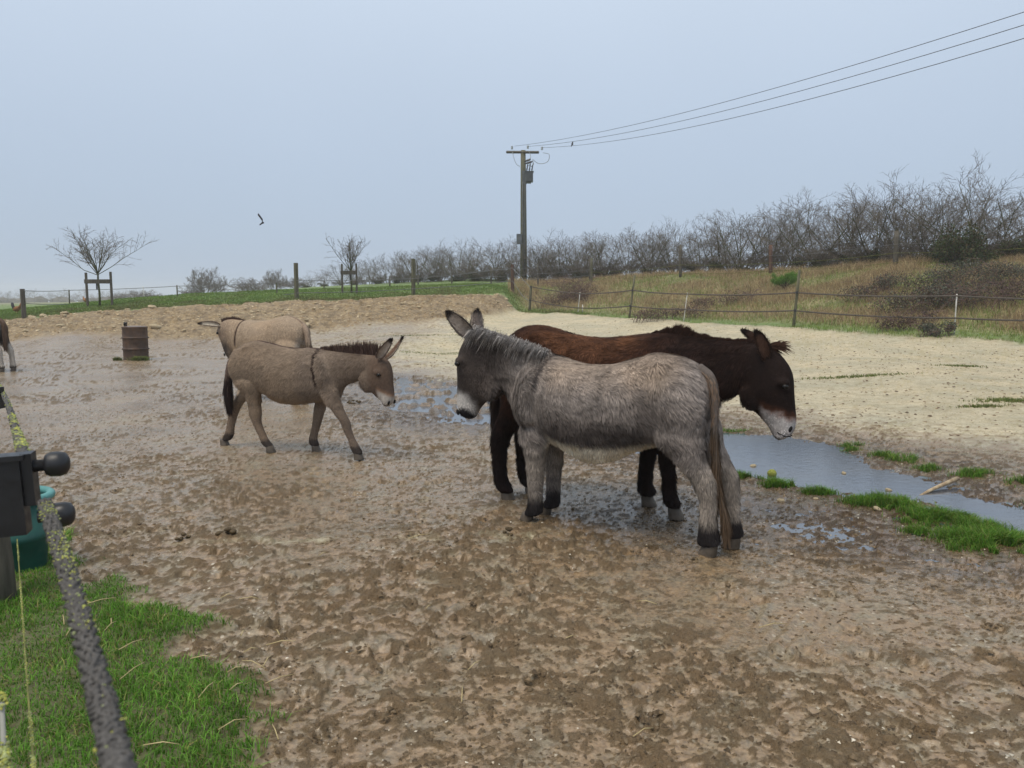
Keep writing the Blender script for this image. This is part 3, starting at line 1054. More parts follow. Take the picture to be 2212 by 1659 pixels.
def hair_flow(head_x, belly_z, leg_z, lt, lb, ll, lh, dirx=-1.0):
    """hair lies backwards and down the flanks, down the legs, along the face"""
    def fn(P):
        x, y, z = P[:, 0], P[:, 1], P[:, 2]
        hd = sstep(head_x - 0.1, head_x + 0.05, x)
        lg = sstep(leg_z + 0.05, leg_z - 0.05, z) * (1 - hd)
        F = np.stack([np.full(len(P), dirx * 0.8), np.zeros(len(P)), np.full(len(P), -0.75)], 1)
        F[:, 2] -= 0.5 * sstep(0.9, 0.6, z)
        F = F * (1 - lg)[:, None] + np.array([-0.1, 0, -1.0])[None] * lg[:, None]
        F = F * (1 - hd)[:, None] + np.array([0.05, 0, -1.0])[None] * hd[:, None]
        L = np.full(len(P), lt)
        bl = sstep(belly_z + 0.16, belly_z, z) * (1 - lg) * (1 - hd)
        L = L * (1 - bl) + lb * bl
        L = L * (1 - lg) + ll * lg
        L = L * (1 - hd) + lh * hd
        return F, L
    return fn


# ---- grey donkey
def coat_grey(P):
    x, y, z = P[:, 0], P[:, 1], P[:, 2]
    c = np.repeat(np.array([[0.275, 0.237, 0.212]]), len(P), 0)
    w = n3(P, 5, 21) * 0.5
    c = blend(c, sstep(0.86, 1.08, z + 0.08 * w) * sstep(0.62, 0.35, x) * sstep(-0.5, -0.3, x) * 0.85, (0.375, 0.29, 0.22))
    c = blend(c, sstep(0.83, 0.70, z + 0.06 * w) * sstep(-0.38, -0.15, x) * sstep(0.55, 0.35, x) * 0.85, (0.062, 0.05, 0.045))
    c = blend(c, sstep(0.16, 0.0, np.hypot((x + 0.27) * 0.75, (z - 0.86))) * 0.55, (0.09, 0.073, 0.063))
    c = blend(c, sstep(0.635, 0.585, z + 0.02 * w - 0.03 * sstep(0.15, 0.4, np.abs(x - 0.1))) * sstep(-0.33, -0.2, x) * sstep(0.50, 0.42, x), (0.85, 0.77, 0.62))
    lg = sstep(0.60, 0.45, z) * np.clip(sstep(-0.2, -0.3, x) + sstep(0.42, 0.5, x), 0, 1)
    c = blend(c, lg * 0.8, (0.315, 0.27, 0.225))
    c = blend(c, lg * sstep(0.42, 0.28, z) * 0.5 * sstep(-0.1, 0.3, w), (0.13, 0.115, 0.115))
    c = blend(c, lg * sstep(0.235, 0.17, z - 0.03 * w), (0.028, 0.024, 0.024))
    c = blend(c, sstep(1.12, 1.15, z) * sstep(-0.3, -0.45, x) * sstep(0.09, 0.02, np.abs(y)) * 0.9, (0.05, 0.045, 0.045))
    c = blend(c, sstep(0.66, 0.95, x + (z - 1.0) * 0.25) * 0.9, (0.062, 0.047, 0.04))
    hd = sstep(0.86, 1.0, x)
    c = blend(c, hd * sstep(1.0, 1.1, x) * sstep(1.05, 0.95, z) * 0.6, (0.04, 0.032, 0.029))
    mz = np.hypot(x - 1.15, (z - 0.70) * 0.9)
    mz = mz + 0.012 * n3(P, 30, 78)
    c = blend(c, sstep(0.175, 0.105, mz) * sstep(0.98, 1.08, x), (0.66, 0.62, 0.58))
    c = blend(c, sstep(0.095, 0.06, np.hypot(x - 1.12, z - 0.665)), (0.022, 0.02, 0.022))
    # shoulder cross
    c = blend(c, sstep(0.018, 0.006, np.abs(x - 0.50 - (1.08 - z) * 0.22)) * sstep(0.86, 0.95, z) * 0.8, (0.06, 0.05, 0.05))
    return c


GREY = dict(
    seed=3, mottle=0.28, rand=0.4, hairs=130000, curl=0.6, lift=0.31, bulge=[(.56, .15, .86, .10, .085, .20, -.25), (-.40, .15, .86, .17, .105, .19, .3) , (-.30, .13, 1.06, .07, .07, .06, 0)],
    torso=[(-.59, .98, -.575, .82, .07), (-.54, 1.06, -.52, .70, .16), (-.42, 1.125, -.42, .63, .225), (-.25, 1.155, -.24, .60, .25), (-.10, 1.12, -.10, .545, .265), (.05, 1.08, .05, .465, .28), (.2, 1.065, .2, .45, .285),
           (.35, 1.085, .36, .515, .27), (.48, 1.12, .50, .57, .225), (.58, 1.13, .62, .59, .195), (.67, 1.10, .70, .64, .15), (.73, 1.0, .745, .70, .10), (.765, .9, .77, .77, .045)],
    neck=[(.48, 1.12, .72, .70, .15), (.62, 1.17, .80, .81, .115), (.74, 1.205, .87, .87, .098), (.88, 1.24, .94, .94, .09), (1.0, 1.27, 1.0, 1.02, .085)],
    head=[(1.02, 1.285, .93, 1.12, .07), (1.10, 1.255, .90, 1.0, .095), (1.165, 1.15, .89, .88, .105), (1.188, 1.05, .935, .82, .10), (1.188, .95, .985, .78, .083), (1.19, .85, 1.03, .73, .068), (1.192, .77, 1.045, .70, .063), (1.185, .71, 1.065, .675, .058), (1.16, .675, 1.09, .655, .04)],
    cheek=(0.97, 0.90, 0.075), eye=(1.148, 1.045), eye_w=0.100, nostril=(1.172, 0.705, 0.044),
    head_turn=((0.62, 0.55), math.radians(10)),
    ear_base=(1.06, 1.235, 0.065), ear_tip=[(1.10, -0.11, 1.405), (1.185, 0.16, 1.395)], ear_face=[(0.25, -0.15, 0.1), (-0.35, 0.9, 0.15)], ear_w=0.105,
    ear_out=(0.16, 0.13, 0.115), ear_in=(0.42, 0.35, 0.29), ear_rim=(0.03, 0.024, 0.022),
    legs=[dict(y=.11, hoof=(.565, .675), rows=[(.72, .68, .44, .07, .9), (.60, .67, .455, .07, 1.0), (.52, .645, .47, .073), (.44, .622, .483, .064), (.38, .612, .488, .061), (.30, .604, .499, .053), (.22, .60, .507, .050), (.14, .60, .505, .051), (.095, .618, .505, .056), (.055, .635, .53, .052), (.03, .64, .55, .045)]),
          dict(y=-.12, hoof=(.555, .665), rows=[(.72, .67, .44, .07, .9), (.60, .66, .45, .07, 1.0), (.52, .635, .465, .073), (.44, .612, .475, .064), (.38, .60, .48, .061), (.30, .594, .49, .053), (.22, .59, .498, .050), (.14, .59, .497, .051), (.095, .608, .497, .056), (.055, .625, .52, .052), (.03, .63, .54, .045)]),
          dict(y=.115, hoof=(-.675, -.555), rows=[(.90, -.24, -.54, .08, .9), (.78, -.215, -.575, .108, 1.0), (.70, -.25, -.575, .112, 1.05), (.62, -.31, -.575, .105), (.55, -.39, -.595, .085), (.48, -.46, -.635, .07), (.44, -.495, -.652, .062), (.38, -.53, -.655, .054), (.32, -.555, -.658, .047), (.2, -.56, -.66, .045), (.13, -.555, -.675, .052), (.085, -.55, -.685, .055), (.05, -.55, -.665, .05), (.03, -.56, -.655, .045)]),
          dict(y=-.11, hoof=(-.745, -.625), rows=[(.90, -.24, -.54, .08, .9), (.78, -.225, -.58, .108, 1.0), (.70, -.27, -.60, .112, 1.05), (.62, -.34, -.615, .105), (.55, -.43, -.645, .085), (.48, -.51, -.69, .07), (.44, -.55, -.71, .062), (.38, -.59, -.72, .054), (.32, -.62, -.725, .047), (.2, -.628, -.73, .045), (.13, -.625, -.745, .052), (.085, -.62, -.755, .055), (.05, -.62, -.735, .05), (.03, -.63, -.725, .045)])],
    flow=hair_flow(0.95, 0.48, 0.58, 0.048, 0.075, 0.036, 0.016), hair_w=0.0045,
    mane=dict(path=[(.52, 1.145), (.62, 1.18), (.74, 1.215), (.88, 1.25), (1.0, 1.285), (1.06, 1.28)], n=4200, w=0.034, up=0.26, fwd=-0.2, fall=0.85, len=0.17, drop=0.7, sw=0.0065,
              col=[(.40, .37, .34), (.14, .12, .11), (.58, .54, .50), (.65, .61, .57), (.50, .47, .43)], tip=[(.035, .03, .028), (.06, .05, .046), (.30, .27, .25), (.42, .38, .35)]),
    tail=dict(path=[(-.50, 0.02, 1.08, .03), (-.575, 0.05, 1.03, .03), (-.612, 0.07, .93, .026), (-.622, 0.08, .78, .021), (-.635, 0.085, .60, .019), (-.655, 0.085, .42, .015), (-.685, 0.085, .28, .015), (-.695, .085, .20, .008)], col=(.12, .10, .088), scol=(.06, .05, .042), n=1900, switch=0.42, slen=0.17, tipmul=(1.9, 1.45, 1.0)),
)


# ---- dark brown donkey
def coat_brown(P):
    x, y, z = P[:, 0], P[:, 1], P[:, 2]
    c = np.repeat(np.array([[0.052, 0.024, 0.015]]), len(P), 0)
    w = n3(P, 7, 31)
    c = blend(c, sstep(1.0, 1.2, z) * sstep(0.45, 0.25, x) * sstep(-0.55, -0.2, x) * np.clip(0.5 + 0.7 * w, 0, 1), (0.13, 0.057, 0.028))
    c = blend(c, sstep(0.38, 0.62, x + 0.1 * w), (0.026, 0.015, 0.012))
    c = blend(c, sstep(0.75, 0.5, z) * (x < 0.95), (0.018, 0.011, 0.010))
    hd = sstep(1.0, 1.1, x)
    c = blend(c, hd * 0.8, (0.024, 0.016, 0.014))
    a = (x - 1.30) * 0.35 + (z - 0.665) * 0.94     # distance above the nose line
    mz = hd * sstep(1.12, 1.17, x)
    a = a + 0.015 * n3(P, 30, 77)
    c = blend(c, mz * sstep(0.115, 0.05, a) * 0.8, (0.20, 0.08, 0.04))
    c = blend(c, mz * sstep(0.085, 0.03, a), (0.58, 0.55, 0.54))
    c = blend(c, mz * sstep(-0.065, -0.10, a) * 0.75, (0.10, 0.095, 0.10))
    c = blend(c, hd * sstep(0.035, 0.012, np.hypot(x - 1.295, (z - 0.925) * 1.6)) * 0.35, (0.12, 0.10, 0.085))
    return c


def brown_extra(root, T, rr):
    for s in (-1, 1):                      # closed lips
        b = MB()
        b.tube([T((1.335, s * .022, .602)), T((1.30, s * .052, .606)), T((1.255, s * .064, .628))], [.004, .005, .003], 6)
        b.build('mouth', M_NOSTRIL, root)
    N = 260                                # forelock between the ears
    P = np.stack([rr.uniform(1.15, 1.22, N), rr.uniform(-.03, .03, N), rr.uniform(1.155, 1.18, N)], 1)
    P = np.array([tuple(T(p)) for p in P])
    d = np.repeat(np.array([[0.85, 0, 0.35]]), N, 0) + rr.normal(0, 0.2, (N, 3))
    c = np.array([[0.05, 0.026, 0.018]]) * rr.uniform(0.5, 1.4, (N, 1))
    strands('forelock', P, d, np.repeat(np.array([[0, -1., 0.4]]), N, 0), rr.uniform(0.07, 0.13, N), np.full(N, 0.007), c, c, M_HAIR, root, np.repeat(np.array([[0, 0, -0.35]]), N, 0))


BROWN = dict(
    seed=5, hairs=95000, curl=0.9, lift=0.36, bulge=[(.52, .14, .96, .10, .085, .20, -.25), (-.46, .16, .98, .17, .105, .19, .3), (-.40, .13, 1.2, .07, .07, .06, 0)],
    torso=[(-.69, 1.10, -.68, .94, .07), (-.64, 1.21, -.62, .80, .165), (-.52, 1.285, -.50, .71, .235), (-.36, 1.285, -.34, .67, .26), (-.18, 1.235, -.18, .62, .275), (0, 1.212, 0, .575, .29), (.18, 1.22, .18, .57, .29),
           (.34, 1.24, .34, .60, .265), (.46, 1.25, .46, .63, .225), (.56, 1.245, .60, .66, .185), (.64, 1.2, .68, .72, .145), (.70, 1.1, .72, .8, .10), (.735, 1.02, .735, .88, .05)],
    neck=[(.45, 1.25, .66, .70, .16), (.60, 1.245, .74, .745, .13), (.75, 1.222, .86, .79, .108), (.90, 1.21, .96, .83, .10), (1.04, 1.205, 1.04, .89, .093), (1.12, 1.19, 1.10, .95, .083)],
    head=[(1.10, 1.195, 1.00, 1.00, .075), (1.20, 1.165, 1.005, .90, .098), (1.285, 1.085, 1.03, .795, .108), (1.33, 1.0, 1.09, .75, .103), (1.342, .90, 1.15, .695, .088), (1.352, .80, 1.19, .65, .073), (1.362, .72, 1.205, .62, .069), (1.352, .64, 1.225, .588, .062), (1.31, .59, 1.255, .567, .042)],
    cheek=(1.10, 0.86, 0.078), eye=(1.298, 0.93), eye_w=0.099, nostril=(1.335, 0.655, 0.05), head_turn=((0.75, 0.6), math.radians(-6)),
    ear_base=(1.165, 1.095, 0.08), ear_tip=[(1.11, -0.13, 1.275), (0.985, 0.12, 1.27)], ear_face=[(0.5, -0.75, 0.3), (0.6, 0.6, 0.2)], ear_w=0.098,
    ear_out=(0.05, 0.028, 0.02), ear_in=(0.09, 0.05, 0.035), ear_rim=(0.016, 0.011, 0.010),
    legs=[dict(y=-.12, hoof=(-.68, -.56), rows=[(.98, -.32, -.64, .12), (.88, -.30, -.66, .13, 1.05), (.78, -.34, -.665, .125, 1.05), (.66, -.44, -.68, .108), (.56, -.54, -.72, .085), (.47, -.60, -.752, .068), (.40, -.625, -.752, .058), (.31, -.635, -.742, .051), (.19, -.63, -.735, .049), (.12, -.605, -.725, .054), (.08, -.585, -.70, .055), (.05, -.575, -.68, .05), (.03, -.58, -.67, .045)]),
          dict(y=.12, hoof=(-.585, -.465), rows=[(.98, -.30, -.62, .12), (.88, -.28, -.63, .13, 1.05), (.78, -.30, -.63, .125, 1.05), (.66, -.38, -.625, .108), (.56, -.46, -.645, .085), (.47, -.51, -.665, .068), (.40, -.53, -.66, .058), (.31, -.54, -.65, .051), (.19, -.535, -.64, .049), (.12, -.51, -.63, .054), (.08, -.49, -.605, .055), (.05, -.48, -.585, .05), (.03, -.485, -.575, .045)]),
          dict(y=-.12, hoof=(.556, .676), rows=[(.84, .66, .42, .07, .8), (.72, .67, .42, .08, .95), (.62, .66, .43, .088), (.5, .625, .475, .07), (.40, .612, .492, .062), (.33, .608, .505, .055), (.25, .612, .517, .050), (.16, .622, .522, .051), (.11, .645, .53, .058), (.07, .655, .555, .054), (.03, .65, .57, .045)]),
          dict(y=.135, hoof=(.312, .432), rows=[(.82, .66, .38, .11), (.72, .64, .38, .105), (.6, .585, .36, .085), (.5, .50, .335, .07), (.40, .435, .308, .062), (.33, .415, .303, .055), (.25, .40, .296, .050), (.16, .398, .29, .051), (.11, .42, .298, .058), (.07, .425, .318, .054), (.03, .415, .33, .045)])],
    flow=hair_flow(1.06, 0.60, 0.66, 0.042, 0.05, 0.038, 0.014),
    ear_dark=0.1,
    mane=dict(path=[(.40, 1.255), (.50, 1.258), (.62, 1.245), (.75, 1.225), (.90, 1.212), (1.04, 1.208), (1.12, 1.19)], n=3200, w=0.028, prof=[0.15, 0.5, 1.0, 1.0, 0.7, 0.45, 0.35, 0.35, 0.4, 0.4], up=1.0, fwd=0.35, fall=0.0, len=0.09, drop=0.12, sw=0.005, jag=0.35,
              col=[(.03, .018, .014), (.045, .024, .018)], tip=[(.03, .018, .014), (.06, .03, .02)]),
    tail=dict(path=[(-.63, 0, 1.18, .03), (-.70, 0, 1.10, .035), (-.745, -.01, .98, .035), (-.76, -.02, .80, .036), (-.765, -.02, .62, .03), (-.765, -.02, .46, .014)], col=(.03, .018, .014), scol=(.02, .013, .011), n=2600, switch=0.4, slen=0.16),
    extra=brown_extra,
)


# ---- young tan donkey walking
def coat_tan(P):
    x, y, z = P[:, 0], P[:, 1], P[:, 2]
    c = np.repeat(np.array([[0.285, 0.215, 0.155]]), len(P), 0)
    w = n3(P, 6, 41)
    c = blend(c, np.clip(0.35 + 0.6 * w, 0, 1) * 0.5 * sstep(0.4, -0.2, x), (0.345, 0.245, 0.162))
    c = blend(c, sstep(0.15, 0.3, x) * 0.6, (0.26, 0.20, 0.155))
    c = blend(c, sstep(0.62, 0.52, z) * sstep(0.15, -0.05, x) * sstep(-0.35, -0.2, x) * 0.5, (0.38, 0.25, 0.145))
    c = blend(c, sstep(0.45, 0.75, x) * 0.5, (0.15, 0.108, 0.08))
    hd = sstep(0.88, 0.98, x)
    c = blend(c, hd * 0.7, (0.145, 0.094, 0.068))
    c = blend(c, sstep(0.78, 0.62, z) * hd * 0.4, (0.10, 0.068, 0.058))
    lg = sstep(0.45, 0.3, z) * (1 - hd)
    c = blend(c, lg * 0.6, (0.20, 0.15, 0.115))
    c = blend(c, lg * sstep(0.16, 0.11, z), (0.06, 0.048, 0.042))
    a = (x - 1.1) * 0.38 + (z - 0.60) * 0.92
    mz = hd * sstep(0.985, 1.03, x)
    c = blend(c, mz * sstep(0.06, 0.025, a) * 0.7, (0.40, 0.24, 0.15))
    c = blend(c, mz * sstep(0.035, 0.0, a), (0.62, 0.56, 0.50))
    c = blend(c, mz * sstep(-0.06, -0.085, a), (0.09, 0.08, 0.08))
    bx = 0.375 + (0.98 - z) * 0.06 + np.maximum(0, 0.78 - z) * 0.2
    c = blend(c, sstep(0.020, 0.009, np.abs(x - bx)) * sstep(0.66, 0.72, z), (0.04, 0.024, 0.02))
    c = blend(c, sstep(0.03, 0.015, np.abs(y)) * sstep(0.90, 0.97, z) * sstep(0.5, 0.4, x), (0.08, 0.045, 0.035))
    return c


def std_legs(wd, k):
    """square standing legs from a profile"""
    out = []
    fr = [(.66, .16, -.12, .10, 1.1), (.56, .14, -.10, .085), (.46, .085, -.07, .066), (.37, .062, -.058, .058), (.30, .05, -.05, .05), (.2, .048, -.045, .045), (.13, .05, -.05, .05), (.085, .068, -.05, .054), (.05, .08, -.03, .05), (.03, .08, -.02, .045)]
    hi = [(.84, .22, -.13, .12, 1.05), (.74, .21, -.16, .12, 1.05), (.64, .14, -.14, .10), (.55, .06, -.125, .082), (.47, -.01, -.15, .068), (.41, -.05, -.165, .058), (.32, -.065, -.16, .048), (.2, -.06, -.155, .045), (.13, -.05, -.16, .05), (.085, -.035, -.15, .053), (.05, -.02, -.13, .05), (.03, -.02, -.12, .045)]
    for sy in (1, -1):
        for rows, x0, hf in ((fr, k[0], (.005, .115)), (hi, k[1], (-.105, .01))):
            dx = k[2] * sy * (1 if rows is fr else -1)
            R = []
            for r in rows:
                sh = x0 + dx * (1 - min(1, r[0] / 0.7))
                R.append((r[0] * k[3], r[1] + sh, r[2] + sh) + tuple(r[3:]))
            out.append(dict(y=wd * sy, hoof=(hf[0] + x0 + dx, hf[1] + x0 + dx), rows=R))
    return out


TAN = dict(
    seed=8, mottle=0.12, rand=0.25, hairs=75000, curl=0.6, lift=0.30, bulge=[(.42, .105, .80, .085, .07, .17, -.25), (-.45, .115, .83, .14, .08, .16, .3), (-.38, .09, 1.0, .06, .06, .05, 0)], voxel=0.0105, hair_w=0.005, hoof_h=0.062,
    torso=[(-.635, .90, -.62, .79, .055), (-.60, .97, -.575, .71, .125), (-.50, 1.04, -.47, .625, .172), (-.35, 1.08, -.34, .595, .195), (-.20, 1.058, -.22, .56, .205), (-.06, 1.028, -.10, .495, .215), (.10, 1.016, .05, .475, .22), (.25, 1.02, .22, .497, .205),
           (.36, 1.014, .36, .53, .172), (.44, 1.0, .48, .545, .142), (.51, .96, .55, .575, .108), (.55, .87, .575, .645, .07), (.57, .8, .582, .70, .03)],
    neck=[(.34, 1.015, .57, .62, .12), (.46, 1.0, .64, .69, .095), (.60, .988, .72, .715, .08), (.75, .978, .80, .745, .075), (.90, .973, .87, .80, .07), (.98, .97, .95, .84, .062)],
    head=[(.98, .97, .855, .835, .06), (1.06, .95, .84, .755, .078), (1.118, .905, .855, .695, .086), (1.145, .82, .90, .64, .082), (1.15, .73, .965, .59, .067), (1.157, .67, 1.01, .567, .058), (1.162, .60, 1.035, .547, .055), (1.14, .538, 1.05, .522, .047), (1.11, .513, 1.075, .506, .03)],
    cheek=(0.905, 0.735, 0.062), eye=(1.058, 0.80), eye_w=0.082, nostril=(1.138, 0.548, 0.044), head_turn=((0.6, 0.45), math.radians(-8)),
    ear_base=(1.035, 0.945, 0.055), ear_tip=[(1.20, -0.075, 1.12), (1.235, 0.05, 1.135)], ear_face=[(0.35, -0.9, 0.0), (0.9, 0.2, 0.1)], ear_w=0.082,
    ear_out=(0.24, 0.15, 0.105), ear_in=(0.50, 0.42, 0.35), ear_rim=(0.03, 0.02, 0.018),
    legs=[dict(y=-.1, hoof=(-.215, -.11), hz=0.012, rows=[(.82, -.28, -.56, .065, .85), (.70, -.22, -.555, .09, .95), (.64, -.245, -.51, .09), (.59, -.256, -.45, .072), (.495, -.266, -.40, .057), (.40, -.258, -.394, .05), (.36, -.258, -.39, .048), (.298, -.263, -.36, .042), (.2, -.226, -.308, .037), (.125, -.184, -.272, .038), (.09, -.15, -.254, .042), (.06, -.13, -.22, .04), (.03, -.135, -.2, .036)]),
          dict(y=.1, hoof=(-.915, -.81), rows=[(.80, -.25, -.58, .10), (.70, -.28, -.59, .10), (.6, -.40, -.62, .078), (.507, -.54, -.68, .06), (.44, -.62, -.77, .052), (.40, -.65, -.792, .05), (.34, -.685, -.793, .044), (.27, -.715, -.81, .039), (.19, -.739, -.831, .036), (.12, -.75, -.855, .039), (.08, -.77, -.88, .042), (.05, -.80, -.895, .039), (.03, -.81, -.89, .035)]),
          dict(y=-.1, hoof=(.745, .85), hz=0.008, rows=[(.74, .53, .35, .05, .7), (.62, .575, .40, .058, .85), (.53, .612, .467, .058, .95), (.44, .658, .54, .054), (.35, .709, .613, .046), (.29, .722, .638, .041), (.23, .742, .67, .037), (.165, .778, .70, .036), (.115, .81, .712, .04), (.085, .828, .73, .041), (.05, .838, .75, .038), (.03, .84, .755, .034)]),
          dict(y=.1, hoof=(.162, .267), rows=[(.74, .53, .35, .05, .7), (.62, .48, .31, .06, .85), (.5, .36, .227, .056), (.40, .314, .201, .05), (.34, .292, .193, .047), (.28, .272, .182, .042), (.195, .24, .158, .037), (.13, .226, .138, .038), (.095, .235, .138, .042), (.06, .25, .156, .04), (.03, .25, .165, .035)])],
    flow=hair_flow(0.9, 0.5, 0.5, 0.038, 0.046, 0.018, 0.013),
    mane=dict(path=[(.36, 1.02), (.48, 1.0), (.60, .99), (.75, .98), (.90, .975), (1.0, .965)], n=1500, w=0.018, prof=[0.2, 0.4, 0.6, 0.7, 0.9, 1.0, 1.0, 0.9], up=1.0, fwd=-0.1, fall=0.0, len=0.15, drop=0.02, sw=0.009, jag=1.6,
              col=[(.05, .03, .025), (.08, .05, .04)], tip=[(.06, .04, .033), (.12, .08, .065)]),
    tail=dict(path=[(-.60, 0, .95, .028), (-.65, -.01, .88, .032), (-.675, -.02, .78, .034), (-.685, -.03, .66, .038), (-.69, -.03, .54, .036), (-.685, -.03, .44, .016)], col=(.15, .105, .085), scol=(.03, .02, .018), n=2600, switch=0.42, slen=0.13),
)


# ---- pale sandy donkey behind it
def coat_pale(P):
    x, y, z = P[:, 0], P[:, 1], P[:, 2]
    c = np.repeat(np.array([[0.45, 0.345, 0.245]]), len(P), 0)
    w = n3(P, 6, 51)
    c = blend(c, np.clip(0.2 + 0.7 * w, 0, 1) * 0.6, (0.49, 0.355, 0.235))
    c = blend(c, sstep(0.5, 0.7, x) * 0.6, (0.31, 0.235, 0.18))
    c = blend(c, sstep(0.80, 0.66, z + 0.3 * (x - 0.7)) * sstep(0.58, 0.66, x) * 0.85, (0.05, 0.045, 0.045))
    c = blend(c, sstep(-0.56, -0.62, x) * sstep(0.85, 0.75, z), (0.55, 0.50, 0.44))
    c = blend(c, sstep(0.025, 0.012, np.abs(x - 0.40 + (z - 0.9) * 0.15)) * sstep(0.66, 0.74, z), (0.07, 0.04, 0.03))
    c = blend(c, sstep(0.025, 0.012, np.abs(y)) * sstep(0.92, 1.0, z) * sstep(0.5, 0.4, x) * 0.7, (0.20, 0.13, 0.09))
    return c


PALE = dict(
    seed=12, mottle=0.15, rand=0.25, hairs=32000, curl=0.5, lift=0.22, voxel=0.013, hair_w=0.007,
    torso=TAN['torso'], neck=[(.34, 1.015, .57, .60, .13), (.46, 1.02, .64, .68, .11), (.58, 1.03, .68, .74, .098), (.68, 1.02, .72, .78, .09), (.74, .99, .75, .82, .08)],
    head=[(.70, 1.0, .60, .88, .06), (.76, .98, .58, .82, .078), (.80, .92, .575, .75, .086), (.795, .84, .575, .68, .082), (.77, .76, .585, .62, .067), (.745, .68, .60, .57, .058), (.725, .62, .60, .54, .055), (.70, .565, .61, .52, .047), (.67, .53, .63, .51, .03)],
    eye=(0.76, 0.85), eye_w=0.08, nostril=(0.70, 0.57, 0.044), head_turn=((0.45, 0.4), math.radians(14)),
    ear_base=(0.73, 0.94, 0.06), ear_tip=[(0.84, -0.2, 1.0), (0.93, 0.20, 0.975)], ear_face=[(-0.3, -0.5, 1.0), (0.0, 0.9, 0.5)], ear_w=0.08,
    ear_out=(0.34, 0.25, 0.19), ear_in=(0.55, 0.48, 0.38), ear_rim=(0.05, 0.035, 0.03),
    legs=std_legs(.10, (.36, -.44, .03, 0.95)), flow=hair_flow(0.72, 0.5, 0.5, 0.03, 0.036, 0.014, 0.011),
    mane=dict(path=[(.38, 1.02), (.48, 1.025), (.58, 1.035), (.68, 1.02), (.74, .99)], n=900, w=0.018, prof=[0.2, 0.6, 1.0, 1.0, 1.0], up=1.0, fwd=-0.2, fall=0.0, len=0.055, drop=0.05, sw=0.009, jag=0.5, col=[(.06, .035, .03), (.09, .055, .045)], tip=[(.08, .05, .04), (.13, .085, .07)]),
    tail=dict(path=[(-.59, 0, .97, .03), (-.655, 0.02, .90, .034), (-.69, 0.03, .78, .036), (-.705, 0.03, .64, .036), (-.715, 0.03, .5, .02)], col=(.30, .225, .165), scol=(.10, .075, .055), n=1500, switch=0.5, slen=0.13),
)


# ---- piebald donkey at the left, mostly out of view
def coat_pied(P):
    x, y, z = P[:, 0], P[:, 1], P[:, 2]
    c = np.repeat(np.array([[0.30, 0.265, 0.24]]), len(P), 0)
    c = blend(c, sstep(0.62, 0.5, z), (0.55, 0.49, 0.42))
    c = blend(c, sstep(0.86, 0.70, z) * sstep(0.55, 0.62, z), (0.04, 0.032, 0.03))
    c = blend(c, sstep(0.13, 0.10, z), (0.06, 0.045, 0.035))
    return c


PIED = dict(GREY)
PIED.update(seed=21, hairs=16000, hair_w=0.008, voxel=0.014,
            tail=dict(path=[(-.50, 0.0, 1.08, .03), (-.59, 0, 1.03, .04), (-.64, 0, .93, .05), (-.65, 0, .78, .055), (-.65, 0, .62, .04), (-.64, 0, .5, .02)], col=(.11, .075, .055), scol=(.10, .065, .045), n=1600, switch=0.2, slen=0.12))

G_Z = -0.004
make_donkey('donkey', 'shaggy grey donkey with cream belly and silver-streaked mane, rump towards the puddle', (0.68, 4.767, G_Z), 148, GREY, coat_grey)
make_donkey('donkey', 'dark brown donkey with black legs and grey-white muzzle standing behind the grey one', (0.59, 5.45, G_Z), -22.6, BROWN, coat_brown)
make_donkey('donkey', 'young tan donkey walking with dark shoulder stripe and white muzzle', (-2.136, 7.34, 0.014), -18.9, TAN, coat_tan)
make_donkey('donkey', 'pale sandy donkey with bowed head, half hidden behind the walking tan donkey', (-3.55, 11.2, 0.015), 152, PALE, coat_pale, scale=1.16)
make_donkey('donkey', 'donkey with brown tail and whitish hind leg walking away past the rusty drum', (-10.95, 15.75, 0.015), 172, PIED, coat_pied)

# ------------------------------------------------------------------ vegetation
def branchy(mbt, mbc, p, d, L, r, lev, cfg, rnd):
    """one limb with its side branches; thick wood into mbt, fine wood into mbc"""
    seg = 4 if lev < 2 else 3
    pts, rad = [p.copy()], [r]
    q = p.copy()
    dd = d.normalized()
    for i in range(seg):
        dd = (dd + Vector((rnd.gauss(0, 1), rnd.gauss(0, 1), rnd.gauss(0, 1) + cfg['up'])) * cfg['wig']).normalized()
        q = q + dd * (L / seg)
        pts.append(q.copy())
        rad.append(r * (1 - 0.72 * (i + 1) / seg))
    (mbt if lev < cfg['thick'] else mbc).tube(pts, rad, 6 if lev == 0 else (4 if lev == 1 else 3), cap=False)
    if lev >= cfg['depth']:
        return
    nb = cfg['kids'][lev]
    for k in range(nb):
        t = cfg['start'] + (1 - cfg['start']) * (k + rnd.random()) / nb
        f = t * seg
        i = min(int(f), seg - 1)
        b = pts[i].lerp(pts[i + 1], f - i)
        ax = (pts[i + 1] - pts[i]).normalized()
        s = Vector((rnd.gauss(0, 1), rnd.gauss(0, 1), rnd.gauss(0, 0.6)))
        s = (s - ax * s.dot(ax)).normalized()
        ang = math.radians(rnd.uniform(*cfg['ang']))
        nd = ax * math.cos(ang) + s * math.sin(ang)
        branchy(mbt, mbc, b, nd, L * rnd.uniform(*cfg['ratio']) * (1.15 - 0.5 * t), max(cfg['rmin'], rad[i] * 0.55), lev + 1, cfg, rnd)


